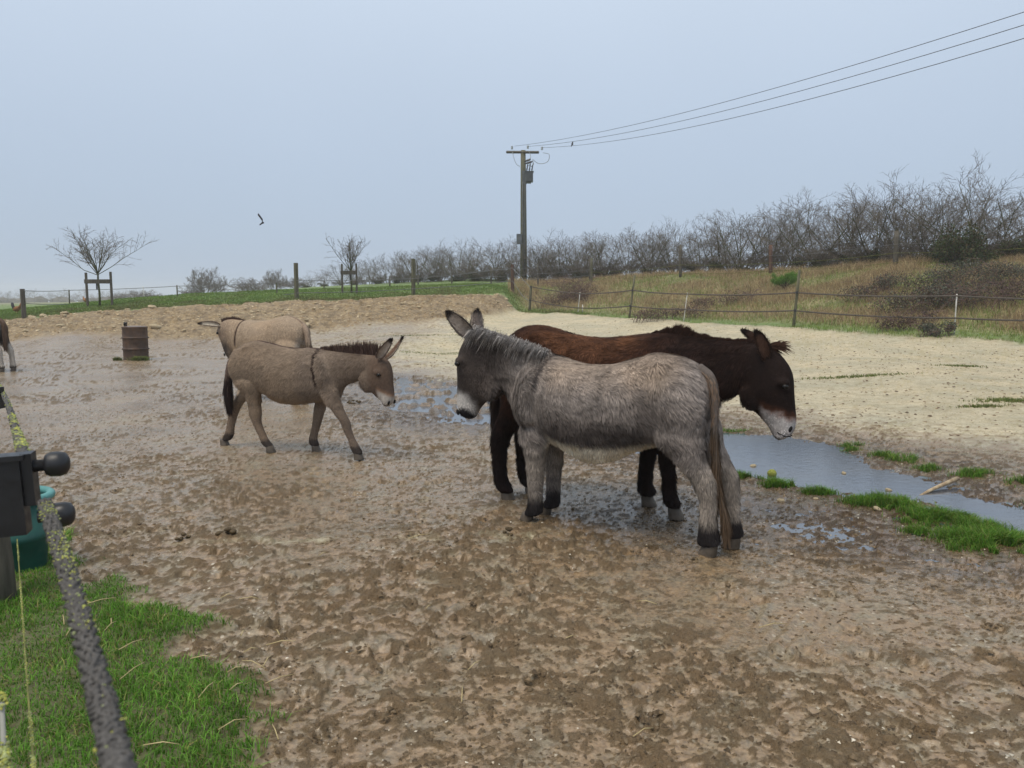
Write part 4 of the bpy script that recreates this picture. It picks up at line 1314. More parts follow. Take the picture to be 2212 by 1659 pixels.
def hedge_tree(seed, H, spread, stems, kids, rmin, trunk_h=0.0, mat=None, lean=0.0, up=0.25):
    rnd = random.Random(seed)
    cfg = dict(up=up, wig=0.115, thick=1, depth=3, kids=kids, start=0.24, ang=(20, 55), ratio=(0.38, 0.62), rmin=rmin)
    t, c = MB(), MB()
    z0 = trunk_h
    if trunk_h:
        t.tube([(0, 0, -0.1), (rnd.uniform(-.03, .03), 0, trunk_h * 0.5), (0, rnd.uniform(-.03, .03), trunk_h + 0.05)], [0.055 * H / 3, 0.045 * H / 3, 0.04 * H / 3], 8)
    for k in range(stems):
        a = 2 * math.pi * (k + rnd.random() * 0.7) / stems
        tilt = math.radians(rnd.uniform(6, spread))
        d = Vector((math.sin(tilt) * math.cos(a) + lean, math.sin(tilt) * math.sin(a), math.cos(tilt)))
        b = Vector((0.12 * math.cos(a) * rnd.random(), 0.12 * math.sin(a) * rnd.random(), z0 - (0.08 if not trunk_h else 0.02)))
        branchy(t, c, b, d, (H - z0) * rnd.uniform(0.72, 1.0), 0.026 * H / 3 * rnd.uniform(0.7, 1.2), 0, cfg, rnd)
    return t.mesh('trunk'), c.mesh('crown')


def leaf_cloud(name, centers, radii, n, size, cols, rs, flat=0.35, down=0.0):
    """many small leaf faces through the volume of several lobes"""
    r = np.random.default_rng(rs)
    centers, radii = np.array(centers, float), np.array(radii, float)
    vol = radii.prod(1)
    i = r.choice(len(centers), n, p=vol / vol.sum())
    u = unit(r.normal(0, 1, (n, 3))) * (r.random((n, 1)) ** 0.45)
    P = centers[i] + u * radii[i]
    P[:, 2] = np.maximum(P[:, 2], 0.02)
    d = unit(r.normal(0, 1, (n, 3)) + np.array([0, 0, 0.2 - down]))
    s = unit(np.cross(d, r.normal(0, 1, (n, 3))))
    L = size * r.uniform(0.6, 1.4, (n, 1))
    V = np.stack([P - d * L * 0.5, P + s * L * flat, P + d * L * 0.6, P - s * L * flat], 1).reshape(-1, 3)
    q = np.arange(n)[:, None] * 4 + np.arange(4)
    C = np.array(cols)[r.integers(0, len(cols), n)] * r.uniform(0.6, 1.35, (n, 1))
    return fast_mesh(name, V, quads=q, col=np.repeat(C, 4, 0), smooth=False)


def blades(name, P, H, W, cols, rs, mat, lean=0.35, tipmul=1.25, base_dark=0.75, parent=None, wind=(0, 0)):
    r = np.random.default_rng(rs)
    n = len(P)
    a = r.random(n) * 6.283
    side = np.stack([np.cos(a), np.sin(a), np.zeros(n)], 1)
    ln = np.stack([r.normal(wind[0], lean, n), r.normal(wind[1], lean, n), np.zeros(n)], 1)
    H = H[:, None]
    W = W[:, None] * 0.5
    up = np.array([[0, 0, 1.0]])
    mid = P + (up + ln * 0.45) * H * 0.55
    tip = P + (up * (1 - 0.25 * np.abs(ln[:, :1])) + ln * 1.25) * H
    V = np.stack([P - side * W, P + side * W, mid + side * W * 0.75, mid - side * W * 0.75, tip], 1).reshape(-1, 3)
    b = np.arange(n)[:, None] * 5
    C = cols
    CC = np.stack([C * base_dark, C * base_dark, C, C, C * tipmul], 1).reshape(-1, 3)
    me = fast_mesh(name, V, tris=b + np.array([3, 2, 4]), quads=b + np.array([0, 1, 2, 3]), col=CC, smooth=False)
    return obj(name, me, mat, parent)


def pick(cols, n, r, var=0.25):
    return np.array(cols)[r.integers(0, len(cols), n)] * r.uniform(1 - var, 1 + var, (n, 1))


r = np.random.default_rng(31)
GREENS = [(0.12, 0.28, 0.028), (0.15, 0.33, 0.045), (0.09, 0.22, 0.024), (0.19, 0.36, 0.06)]
# lawn by the fence
N = 150000
X = r.uniform(-3.9, -0.35, N)
Y = r.uniform(1.5, 5.0, N)
k = (X / Y > -0.86)
X, Y = X[k], Y[k]
z, c4, _ = ground(X, Y)
k = (c4[:, 0] > r.uniform(0.25, 0.8, len(X))) & (fbm(X, Y, 0.30, 3, 15) > -0.55)
X, Y, z = X[k], Y[k], z[k]
n = len(X)
hh = r.uniform(0.022, 0.058, n) * (0.75 + 0.5 * fbm(X, Y, 0.35, 2, 16))
cc = pick(GREENS + [(0.10, 0.20, 0.03)] * 2, n, r)
yl = (r.random(n) < 0.10 + 0.25 * np.clip(fbm(X, Y, 0.22, 2, 17), 0, 1))
cc[yl] = pick([(0.28, 0.26, 0.09), (0.22, 0.22, 0.06)], int(yl.sum()), r)
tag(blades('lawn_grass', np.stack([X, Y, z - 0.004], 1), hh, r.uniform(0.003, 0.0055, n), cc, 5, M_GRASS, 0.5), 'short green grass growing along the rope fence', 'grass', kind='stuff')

# lush tufts by the puddle: (x, y, radius x, radius y, count, height)
TUFT = [(1.93, 6.42, .13, .05, 900, .10), (2.02, 6.38, .1, .06, 500, .07), (2.12, 6.08, .10, .07, 900, .11), (2.17, 6.2, .08, .08, 400, .09), (2.27, 6.12, .03, .03, 90, .1), (2.38, 5.87, .13, .06, 900, .10), (2.70, 5.55, .22, .13, 2600, .12), (2.86, 5.42, .16, .10, 1600, .11),
        (2.58, 5.6, .12, .07, 800, .09), (2.92, 5.20, .22, .16, 3000, .12), (2.78, 5.1, .14, .12, 1400, .10), (3.05, 4.95, .22, .16, 3000, .12), (3.0, 4.62, .26, .20, 4200, .13), (3.25, 4.55, .26, .18, 3600, .12), (2.62, 4.85, .10, .06, 500, .08), (2.84, 4.72, .18, .09, 1400, .1),
        (3.5, 4.35, .2, .16, 2200, .12), (2.88, 4.45, .12, .08, 700, .08), (2.66, 4.50, .05, .05, 120, .09), (3.14, 5.22, .10, .06, 500, .1),
        (3.52, 7.85, .12, .08, 500, .09), (3.66, 7.1, .15, .15, 900, .10), (3.55, 7.3, .10, .08, 400, .08), (3.93, 6.42, .16, .10, 900, .10), (4.1, 6.05, .12, .10, 700, .1), (3.7, 6.7, .12, .10, 500, .08), (3.4, 7.62, .1, .05, 250, .07), (2.55, 8.75, .2, .06, 300, .06), (1.95, 9.3, .2, .08, 400, .07),
        (4.0, 5.5, .2, .12, 800, .09), (4.3, 5.75, .2, .15, 800, .09)]
PX, PH = [], []
for tx, ty, rx, ry, cnt, h in TUFT:
    q = r.normal(0, 0.5, (cnt, 2))
    q = q[fbm(tx + q[:, 0] * rx, ty + q[:, 1] * ry, 0.10, 2, 47) > -0.28]
    cnt = len(q)
    PX.append(np.stack([tx + q[:, 0] * rx, ty + q[:, 1] * ry], 1))
    PH.append(0.85 * h * r.uniform(0.35, 1.05, cnt) * np.exp(-0.25 * (q ** 2).sum(1)))
PX = np.concatenate(PX)
PH = np.concatenate(PH)
z, _, _ = ground(PX[:, 0], PX[:, 1])
n = len(PX)
tag(blades('puddle_grass', np.stack([PX[:, 0], PX[:, 1], np.maximum(z, -0.02) - 0.004], 1), PH, r.uniform(0.003, 0.006, n), pick([(0.085, 0.20, 0.02), (0.12, 0.25, 0.032), (0.07, 0.155, 0.02), (0.17, 0.21, 0.05)], n, r), 6, M_GRASS, 0.45), 'bright green grass tufts along the muddy edges of the puddle', 'grass', kind='stuff')

# thin weeds on the sand and at the drum foot
WEED = [(-9.47 + .28, 18.95, .18, .05, 500, .14), (-9.75, 18.98, .10, .05, 250, .12), (-9.2, 19.1, .12, .1, 300, .12)]
for px, py, yy, rx, ry, cnt in [(1845, 832, 13.6, .9, .16, 700), (2075, 800, 15.2, .5, .15, 350), (2190, 880, 10.6, .5, .18, 900), (2120, 897, 10.2, .3, .1, 300), (930, 748, 21.5, 1.4, .3, 450), (905, 710, 27, 1.6, .3, 500), (1010, 745, 22, .6, .2, 200), (770, 742, 24, 1.0, .3, 350), (1030, 707, 27.5, .8, .2, 250), (700, 760, 22, .7, .2, 200), (1560, 760, 18.5, .4, .15, 150)]:
    w_ = sight(px, py, yy)
    WEED.append((w_[0], w_[1], rx, ry, cnt, .05))
PX, PH = [], []
for tx, ty, rx, ry, cnt, h in WEED:
    q = r.normal(0, 0.5, (cnt, 2))
    PX.append(np.stack([tx + q[:, 0] * rx, ty + q[:, 1] * ry], 1))
    PH.append(h * r.uniform(0.4, 1.05, cnt))
PX, PH = np.concatenate(PX), np.concatenate(PH)
z, _, _ = ground(PX[:, 0], PX[:, 1])
n = len(PX)
tag(blades('sparse_weeds', np.stack([PX[:, 0], PX[:, 1], z - 0.005], 1), PH, r.uniform(0.008, 0.016, n), pick([(0.12, 0.17, 0.04), (0.17, 0.18, 0.06)], n, r), 7, M_GRASS, 0.5), 'thin green weeds on the pale sand and around the drum', 'grass', kind='stuff')

# field grass beyond the bank
N = 90000
t_ = r.uniform(-0.8, 0.1, N)
d_ = R_GRASS(t_) + r.exponential(4.5, N) + 0.05
Y = d_ / np.sqrt(1 + t_ ** 2)
X = Y * t_
z, _, dr_ = ground(X, Y)
dr_ = dr_[:, 0]
k = r.random(N) > dr_ * 1.2
X, Y, z, d_ = X[k], Y[k], z[k], d_[k]
n = len(X)
tl = np.clip(fbm(X, Y, 1.2, 3, 18), -0.5, 0.8)
edge = np.exp(-(d_ - R_GRASS(X / Y)) / 1.6)
cc = pick([(0.13, 0.22, 0.045), (0.165, 0.26, 0.055), (0.11, 0.17, 0.04)], n, r)
mixd = np.clip(edge * 0.8 + 0.8 * tl, 0, 0.9)[:, None]
cc = cc * (1 - mixd) + pick([(0.20, 0.185, 0.075), (0.13, 0.15, 0.045), (0.15, 0.12, 0.065)], n, r) * mixd
tag(blades('field_grass', np.stack([X, Y, z - 0.01], 1), r.uniform(0.04, 0.10, n) * (1 + 0.9 * np.maximum(0, tl) * edge), r.uniform(0.014, 0.028, n), cc, 8, M_GRASS, 0.45), 'green meadow grass above the earth bank', 'grass', kind='stuff')

# rank dry grass on the right-hand bank, green at its foot
N = 120000
t_ = r.uniform(-0.005, 0.82, N)
d_ = R_GRASS(t_) + r.random(N) ** 0.85 * 13.5 - 0.2
Y = d_ / np.sqrt(1 + t_ ** 2)
X = Y * t_
z, _, _ = ground(X, Y)
off = d_ - R_GRASS(t_)
n = N
tl = fbm(X, Y, 2.0, 3, 19)
foot = np.clip(1.35 - off / 1.3, 0, 1)
gmix = np.clip(foot + np.clip(tl * 1.3 + 0.25, 0, 0.85) * (off < 12), 0, 1)
cc = pick([(0.38, 0.29, 0.155), (0.30, 0.21, 0.115), (0.45, 0.36, 0.20), (0.25, 0.17, 0.105)], n, r)
cc = np.where((r.random(n) < gmix)[:, None], pick([(0.15, 0.26, 0.045), (0.20, 0.25, 0.06), (0.22, 0.25, 0.075)], n, r), cc)
hgt = r.uniform(0.08, 0.34, n) * (1 - 0.62 * foot) * np.clip(0.9 - 0.8 * tl, 0.4, 1.6)
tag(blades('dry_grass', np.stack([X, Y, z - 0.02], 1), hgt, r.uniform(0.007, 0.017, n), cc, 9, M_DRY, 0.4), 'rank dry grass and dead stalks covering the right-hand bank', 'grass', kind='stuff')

# ---- hedge trees: a few kinds, copied along the bank
PROTO = []
SPECS = [(3.2, 46, 9, (7, 5, 4), 0.0055), (3.2, 54, 8, (8, 5, 4), 0.0055), (3.0, 38, 11, (7, 5, 3), 0.005), (3.4, 58, 7, (7, 6, 4), 0.0055), (2.8, 44, 12, (6, 5, 3), 0.0055)]
for i, (H, sp, st, kd, rm) in enumerate(SPECS):
    mt, mc = hedge_tree(100 + i, H, sp, st, kd, rm)
    zz = np.empty(len(mc.vertices) * 3, np.float32)
    mc.vertices.foreach_get('co', zz)
    PROTO.append((float(np.percentile(zz[2::3], 99.3)), mt, mc))
for m in PROTO:
    m[1].materials.append(M_BARKG)
    m[2].materials.append(M_TWIG)


def put_tree(k, px, Y, top_px, base_px=None, label=None, group=None, wide=1.0, name='hedge_tree'):
    H, mt, mc = PROTO[k]
    x, y_, _ = sight(px, 600, Y)
    zb = gz(x, y_) - 0.03
    ztop = sight(px, top_px, Y)[2]
    s = max(0.3, (ztop - zb) / (H * 0.97))
    o = thing(name, label, 'tree', (x, y_, zb), random.uniform(0, 6.28), group)
    o.scale = (s * wide, s * wide, s)
    obj('trunk', mt, None, o)
    obj('crown', mc, None, o)
    return o


HL = 'bare many-stemmed hedge tree in the row along the top of the bank'
HG = 'bare trees of the hedge on the bank'
ROW = [(2240, 30, 372), (2150, 30.5, 385), (2090, 32, 340), (2010, 32, 392), (1945, 33.5, 372), (1890, 34.5, 405), (1835, 35.5, 418), (1770, 36.5, 412), (1715, 37.5, 432), (1660, 38.5, 448), (1605, 39.5, 452), (1555, 41, 462), (1505, 42, 485), (1455, 43, 478), (1405, 44, 476), (1355, 45.5, 506), (1310, 46.5, 498),
       (1265, 47.5, 502), (1215, 48.5, 505), (1170, 50, 503), (1115, 52.5, 520), (1075, 54, 514), (1035, 56, 518), (990, 58, 516), (950, 60.5, 523), (905, 63, 536), (870, 66, 539), (835, 69, 546), (800, 72, 552), (768, 76, 560), (735, 80, 570), (705, 85, 580), (675, 90, 588)]
random.seed(44)
for i, (px, Y, tp) in enumerate(ROW):
    put_tree(i * 3 % 5 if i % 4 else (i // 4 + 1) % 5, px, Y, tp + (16 if px > 1850 else 2), None, HL, HG, random.uniform(1.2, 1.5))
for i, (px, Y, tp) in enumerate([(2200, 33, 395), (2050, 35, 410), (1805, 39, 440), (1690, 42, 455), (1580, 44.5, 470), (1430, 47, 492), (1285, 50, 512), (1140, 55, 528), (1010, 62, 530), (885, 70, 548), (785, 82, 566), (1920, 37, 420), (1240, 53, 515), (935, 66, 535)]):
    put_tree((i * 2 + 1) % 5, px, Y, tp, None, 'bare hedge tree in the second row behind the bank hedge', 'trees in the second row of the hedge', 1.25)

# twigs low in the hedge, and evergreen ivy or bramble clumps at its foot
BR = [(0.05, 0.075, 0.02), (0.035, 0.055, 0.02), (0.07, 0.085, 0.03), (0.09, 0.065, 0.04)]
IVY = []
for i in range(4):
    rn = random.Random(60 + i)
    lob = [(rn.uniform(-.6, .6), rn.uniform(-.5, .5), rn.uniform(.05, .6)) for _ in range(6)]
    rad = [(rn.uniform(.28, .5), rn.uniform(.28, .45), rn.uniform(.22, .42)) for _ in range(6)]
    leaf = leaf_cloud('foliage', lob, rad, 3000, 0.055, BR if i < 3 else [(0.06, 0.075, 0.028), (0.04, 0.06, 0.022), (0.09, 0.07, 0.04)], 70 + i)
    leaf.materials.append(M_LEAF)
    st = MB()
    for _ in range(16):
        a = rn.uniform(0, 6.28)
        L = rn.uniform(.5, 1.1)
        pp = [(0.25 * math.cos(a) * rn.random(), 0.25 * math.sin(a) * rn.random(), -0.03)]
        for s_ in (0.35, 0.7, 1.0):
            pp.append((math.cos(a) * L * s_ * .75 + rn.uniform(-.06, .06), math.sin(a) * L * s_ * .7, L * (s_ - 0.35 * s_ * s_) * 1.1))
        st.tube(pp, [0.012, 0.01, 0.007, 0.004], 4, False)
    sm = st.mesh('stems')
    sm.materials.append(M_BARK)
    IVY.append((leaf, sm))


def put_shrub(k, px, py, Y, s, label, group=None, cat='shrub', name='evergreen_shrub', sz=1.0):
    x, y_, _ = sight(px, py, Y)
    o = thing(name, label, cat, (x, y_, gz(x, y_) - 0.02), random.uniform(0, 6.28), group)
    o.scale = (s, s, s * sz)
    obj('foliage', IVY[k][0], None, o)
    obj('stems', IVY[k][1], None, o)
    return o


for px, Y, s in [(2140, 29.3, 1.3), (2060, 29.8, 1.5), (2000, 31, 1.0), (1905, 33, .8), (1850, 34, .9), (1790, 35, .7), (1740, 36, .85), (1600, 39, .7), (1545, 40, .9), (1490, 42, .8), (1400, 44, .6), (1330, 46, .75), (1300, 46.5, .9), (1255, 47, .9), (1210, 48, .8), (1160, 49.5, .9), (1080, 53, 1.0), (1030, 56, 1.1), (985, 58, 1.2), (940, 60, 1.0), (900, 63, 1.1), (860, 66, .9), (815, 70, 1.0), (760, 76, .9), (700, 85, 1.0), (660, 92, 1.0), (2220, 28.8, 1.4)]:
    put_shrub(random.randrange(4), px, 590, Y, s, 'dark green ivy shrub at the foot of the bare hedge', 'ivy shrubs under the hedge', sz=random.uniform(.6, .95))
put_shrub(3, 2075, 560, 28.6, 1.15, 'tall dense holly-like bush among the hedge trees above the bramble thicket', sz=1.5)

# bramble thickets on the slope
BC = [(0.12, 0.075, 0.065), (0.085, 0.055, 0.05), (0.15, 0.10, 0.075), (0.10, 0.085, 0.05)]
BG = [(0.10, 0.12, 0.085), (0.075, 0.10, 0.06), (0.13, 0.095, 0.07), (0.085, 0.06, 0.05), (0.16, 0.17, 0.13)]


def bramble(px, py, Y, w, d, h, n, cols, label, seed, stems=60):
    x, y_, _ = sight(px, py, Y)
    rn = random.Random(seed)
    o = thing('bramble_bush', label, 'bramble', (x, y_, gz(x, y_) - 0.02), 0)
    lob, rad = [], []
    for _ in range(9):
        a, b = rn.uniform(-.7, .7) * w, rn.uniform(-.6, .6) * d
        lob.append((a, b, (gz(x + a, y_ + b) - gz(x, y_)) + h * rn.uniform(.3, .7)))
        rad.append((w * rn.uniform(.25, .45), d * rn.uniform(.25, .45), h * rn.uniform(.25, .42)))
    r2 = np.random.default_rng(seed)
    i = r2.integers(0, 9, n)
    u = unit(r2.normal(0, 1, (n, 3))) * (r2.random((n, 1)) ** 0.45)
    P = np.array(lob)[i] + u * np.array(rad)[i]
    dd = unit(r2.normal(0, 1, (n, 3)))
    s_ = unit(np.cross(dd, r2.normal(0, 1, (n, 3))))
    L = 0.04 * r2.uniform(.6, 1.5, (n, 1))
    V = np.stack([P - dd * L * .5, P + s_ * L * .4, P + dd * L * .6, P - s_ * L * .4], 1).reshape(-1, 3)
    C = np.array(cols)[r2.integers(0, len(cols), n)] * r2.uniform(.6, 1.35, (n, 1))
    obj('foliage', fast_mesh('foliage', V, quads=np.arange(n)[:, None] * 4 + np.arange(4), col=np.repeat(C, 4, 0), smooth=False), M_LEAF, o)
    st = MB()
    for _ in range(stems):
        a = rn.uniform(0, 6.28)
        bx, by = rn.uniform(-.8, .8) * w, rn.uniform(-.7, .7) * d
        bz = gz(x + bx, y_ + by) - gz(x, y_)
        L = rn.uniform(.6, 1.3) * h * 1.5
        pp = [(bx, by, bz - .03)]
        for q in (.3, .6, .85, 1.0):
            pp.append((bx + math.cos(a) * L * q * .7, by + math.sin(a) * L * q * .5, bz + L * (q * 1.25 - q * q * .85)))
        st.tube(pp, [.008, .007, .006, .005, .003], 3, False)
    st.build('stems', M_BRAMBLE, o)
    return o


M_BRAMBLE = plain('bramble_canes', (0.085, 0.045, 0.04), (0.16, 0.10, 0.085), 5, 0.7, 0.3, 0.1)
bramble(1225, 655, 36, 1.7, .9, .75, 3000, BC, 'low purple-brown bramble mound beside the short grey corner post', 81)
bramble(1235, 640, 38, .8, .8, 1.2, 500, BC, 'upright reddish weed stalks behind the bramble mound', 82, 110)
bramble(1440, 685, 28.3, 1.6, .6, .6, 1500, BC, 'thin brown bramble patch beside the leaning post', 83)
bramble(1560, 668, 30, 1.6, .7, .6, 1300, BC, 'sparse brown bramble patch in the middle of the slope', 84)
bramble(2010, 640, 23.5, 2.2, 1.1, .95, 7000, BG + BC, 'big grey-green bramble thicket behind the tape fence', 85, 110)
bramble(2120, 600, 25.5, 2.0, 1.0, .95, 5200, BG, 'grey-green bramble thicket below the dense bush', 86, 90)
bramble(1900, 610, 26.5, 1.6, .9, .7, 2800, BC + BG, 'brown bramble tangle below the thick dark post', 87)
bramble(1960, 690, 21.8, 1.0, .4, .6, 1200, BC, 'small brown bramble bush low on the slope', 88, 40)
bramble(2020, 712, 20.6, .5, .3, .45, 1300, BG, 'dark little bramble at the foot of the white stake', 89, 30)
bramble(2200, 640, 23.5, 1.6, .8, .8, 2600, BC, 'brown bramble thicket sloping down towards the field track', 90, 70)

# ---- young pine shrub
px = on_ground(1695, 626)
o = thing('pine_shrub', 'small bright green pine shrub standing alone on the dry grass slope', 'shrub', (px[0], px[1], gz(px[0], px[1]) - .02))
rn = random.Random(5)
st = MB()
tips = []
for k in range(16):
    a = 2 * math.pi * k / 16 + rn.uniform(-.2, .2)
    L = rn.uniform(.28, .5)
    e = (math.cos(a) * L, math.sin(a) * L, rn.uniform(.3, .62))
    st.tube([(0, 0, 0), (e[0] * .4, e[1] * .4, e[2] * .55), e], [.02, .012, .006], 5, False)
    tips.append(e)
st.build('trunk', M_BARK, o)
n = 9000
r2 = np.random.default_rng(5)
i = r2.integers(0, len(tips), n)
P = np.array(tips)[i] * r2.uniform(.75, 1.1, (n, 1)) + r2.normal(0, .045, (n, 3))
blades('foliage', P, r2.uniform(.04, .09, n), r2.uniform(.006, .01, n), pick([(0.13, 0.27, 0.035), (0.18, 0.32, 0.06), (0.09, 0.20, 0.03)], n, r2), 3, M_GRASS, .6, parent=o)

# ---- staked young trees
def staked(px, Y, top, base, wide, stakes, seed, label, slabel, vase):
    x, y_, _ = sight(px, base, Y)
    zb = gz(x, y_)
    H = sight(px, top, Y)[2] - zb
    rnd = random.Random(seed)
    t, c = MB(), MB()
    th = H * (0.47 if vase else 0.42)
    t.tube([(0, 0, -.1), (.02, 0, th * .4), (-.01, 0, th * .8), (0, 0, th + .05)], [.055, .045, .04, .036], 8)
    cfg = dict(up=.08 if vase else .2, wig=.10, thick=1, depth=2, kids=(13, 5), start=.25, ang=(25, 60), ratio=(.22, .42), rmin=.0065)
    n_ = 18 if vase else 13
    for k in range(n_):
        a = k * 2.4 + rnd.uniform(-.2, .2)
        tilt = math.radians((8 + 54 * k / n_) if vase else (6 + 38 * k / n_))
        d = Vector((math.sin(tilt) * math.cos(a), math.sin(tilt) * math.sin(a), math.cos(tilt)))
        branchy(t, c, Vector((0, 0, th - .08 * rnd.random())), d, (H - th) * rnd.uniform(.86, 1.0) / max(.62, math.cos(tilt)) * wide, .017, 0, cfg, rnd)
    o = thing('young_tree', label, 'tree', (x, y_, zb))
    t.build('trunk', M_BARKG, o)
    c.build('crown', M_TWIG, o)
    s = thing('tree_stake', slabel, 'stake', (x, y_ - .12, zb))
    for sx, st_px in stakes:
        xx = sight(sx, base, Y - .12)[0] - x
        zt = sight(sx, st_px, Y - .12)[2] - zb
        zg = gz(x + xx, y_ - .12) - zb
        b = MB()
        b.box((xx - .04, -.035, zg - .15), (xx + .04, .035, zt))
        b.build('post', M_WOOD, s, False)
    x0 = sight(stakes[0][0], base, Y - .12)[0] - x
    x1 = sight(stakes[1][0], base, Y - .12)[0] - x
    zt = sight(px, stakes[0][1] + 19, Y - .12)[2] - zb
    b = MB()
    b.box((x0 - .06, -.066, zt - .09), (x1 + .04, -.038, zt + .09))
    b.build('crossboard', M_WOOD, s, False)
    b = MB()
    b.box((-.035, -.034, zt - .34), (.03, -.02, zt + .05))
    b.build('tree_tie', M_PLASTIC, s, False)


staked(216, 33.5, 509, 668, 1.0, [(190, 589), (243, 587)], 4, 'bare umbrella-shaped young tree in the meadow', 'two-post wooden stake frame holding the umbrella-shaped young tree', True)
staked(759, 37, 514, 640, .95, [(740, 570), (771, 569)], 9, 'bare upright young tree before the hedge', 'two-post wooden stake frame holding the upright young tree before the hedge', False)

# ---- far trees and bushes
bush = hedge_tree(200, 2.8, 62, 16, (9, 7, 4), .012)
for m in bush:
    m.materials.append(M_TWIG)
    PROTO_B = bush


def far_bush(px, base, top, Y, wide, label, group=None):
    x, y_, _ = sight(px, base, Y)
    zb = min(gz(x, y_), sight(px, base, Y)[2] + .4) - .05
    s = (sight(px, top, Y)[2] - zb) / 2.6
    o = thing('bare_bush', label, 'bush', (x, y_, zb), random.uniform(0, 6), group)
    o.scale = (s * wide, s * wide, s)
    obj('trunk', bush[0], None, o)
    obj('crown', bush[1], None, o)


far_bush(447, 643, 589, 95, .95, 'round bare bush standing alone beyond the meadow fence')
far_bush(420, 643, 622, 95, 1.3, 'low dark bush beside the round bare bush')
far_bush(310, 648, 630, 130, 2.2, 'broad low bush beyond the staked young tree')
far_bush(268, 649, 636, 150, 2.4, 'wide low brown bush beside the broad low bush')
far_bush(545, 636, 606, 100, 1.7, 'bushy scrub beside the tall square post')
far_bush(595, 634, 590, 96, .8, 'small bare bush at the far end of the hedge')
far_bush(640, 632, 604, 94, 1.6, 'low scrub behind the tall square post')
for px, Y, tp in [(2180, 29.6, 505), (2110, 30, 500), (1975, 32.2, 505), (1900, 33.8, 515), (1825, 35, 520), (1755, 36.4, 528), (1690, 37.6, 535), (1630, 38.8, 540), (1575, 40, 545), (1525, 41, 548), (1470, 42.2, 552), (1420, 43.4, 552), (1370, 44.6, 556), (1320, 46, 558), (1270, 47, 560), (1220, 48, 562), (1175, 49.3, 562), (1100, 52.6, 566), (1050, 55, 568), (1000, 57.4, 570), (955, 60, 574), (910, 62.6, 578), (865, 66, 582), (820, 70, 588), (775, 75, 594), (730, 80.5, 600)]:
    far_bush(px, 600, tp + 6, Y, random.uniform(1.1, 1.5), 'low bare scrub filling the hedge between the taller trees', 'low scrub in the hedge')
FAR = [(8, 628), (28, 633), (48, 622), (68, 624), (92, 634), (112, 630), (138, 624), (160, 632), (180, 622), (203, 634), (222, 628), (244, 626), (262, 622), (285, 624), (330, 636), (360, 638), (-20, 626), (20, 640), (80, 640), (150, 640), (195, 640), (240, 638)]
for i, (px, tp) in enumerate(FAR):
    o = put_tree(i % 5, px, 260 + (i * 37 % 60), tp, None, 'hazy bare tree in the far row beyond the meadow', 'far row of trees across the fields', 1.1, 'far_tree')
    o.location.z = min(o.location.z, 1.3)
b = MB()
for k in range(80):                                   # far hedge line joining the trees
    x = -260 + k * 3.6
    b.ball((x, 318 + random.uniform(-4, 4), 1.4), (3.4, 2, random.uniform(.9, 1.9)), 7, 5, lump=.22)
tag(b.build('far_hedge', M_TWIG, smooth=False), 'low hazy hedge line far across the fields', 'hedge', kind='stuff')

# ------------------------------------------------------------------ fences, pole, wires
def post_at(parent, ox, px, top, base, Y, r, mat, name='post', top_px=None, sq=False, cap=None):
    """post from its foot on the ground to its top bearing; leans if top_px differs"""
    x, y_, _ = sight(px, base, Y)
    zg = gz(x, y_)
    tx, ty, tz = sight(top_px if top_px is not None else px, top, Y)
    b = MB()
    a = Vector((x, y_, zg - .25))
    c = Vector((tx, ty, tz))
    o3 = Vector(ox)
    if sq:
        b.tube([a - o3, a.lerp(c, .5) - o3, c - o3], [r * 1.2, r * 1.15, r * 1.15], 4)
    else:
        b.tube([a - o3, a.lerp(c, .35) - o3, a.lerp(c, .7) - o3, c - o3], [r * 1.05, r, r * .98, r * .95], 9, wob=.06)
    p = b.build(name, mat, parent, not sq)
    return p, a, c


def wire(parent, ox, pts, r, mat, sag=.06, name='wire', n=7, flat=None):
    """one line through its posts, hanging a little between them"""
    P = []
    for i in range(len(pts) - 1):
        a, c = Vector(pts[i]), Vector(pts[i + 1])
        for k in range(n):
            t = k / n
            q = a.lerp(c, t)
            q.z -= sag * 4 * t * (1 - t) * (a - c).length / 8
            P.append(q - Vector(ox))
    P.append(Vector(pts[-1]) - Vector(ox))
    b = MB()
    if flat:
        vs, fs = [], []
        for q in P:
            vs += [q + Vector((0, 0, flat)), q + Vector((0, .004, flat)), q + Vector((0, .004, -flat)), q + Vector((0, 0, -flat))]
        for i in range(len(P) - 1):
            for k in range(4):
                fs.append((i * 4 + k, i * 4 + (k + 1) % 4, i * 4 + 4 + (k + 1) % 4, i * 4 + 4 + k))
        b.add(vs, fs)
    else:
        b.tube(P, r, 4, False)
    return b.build(name, mat, parent)


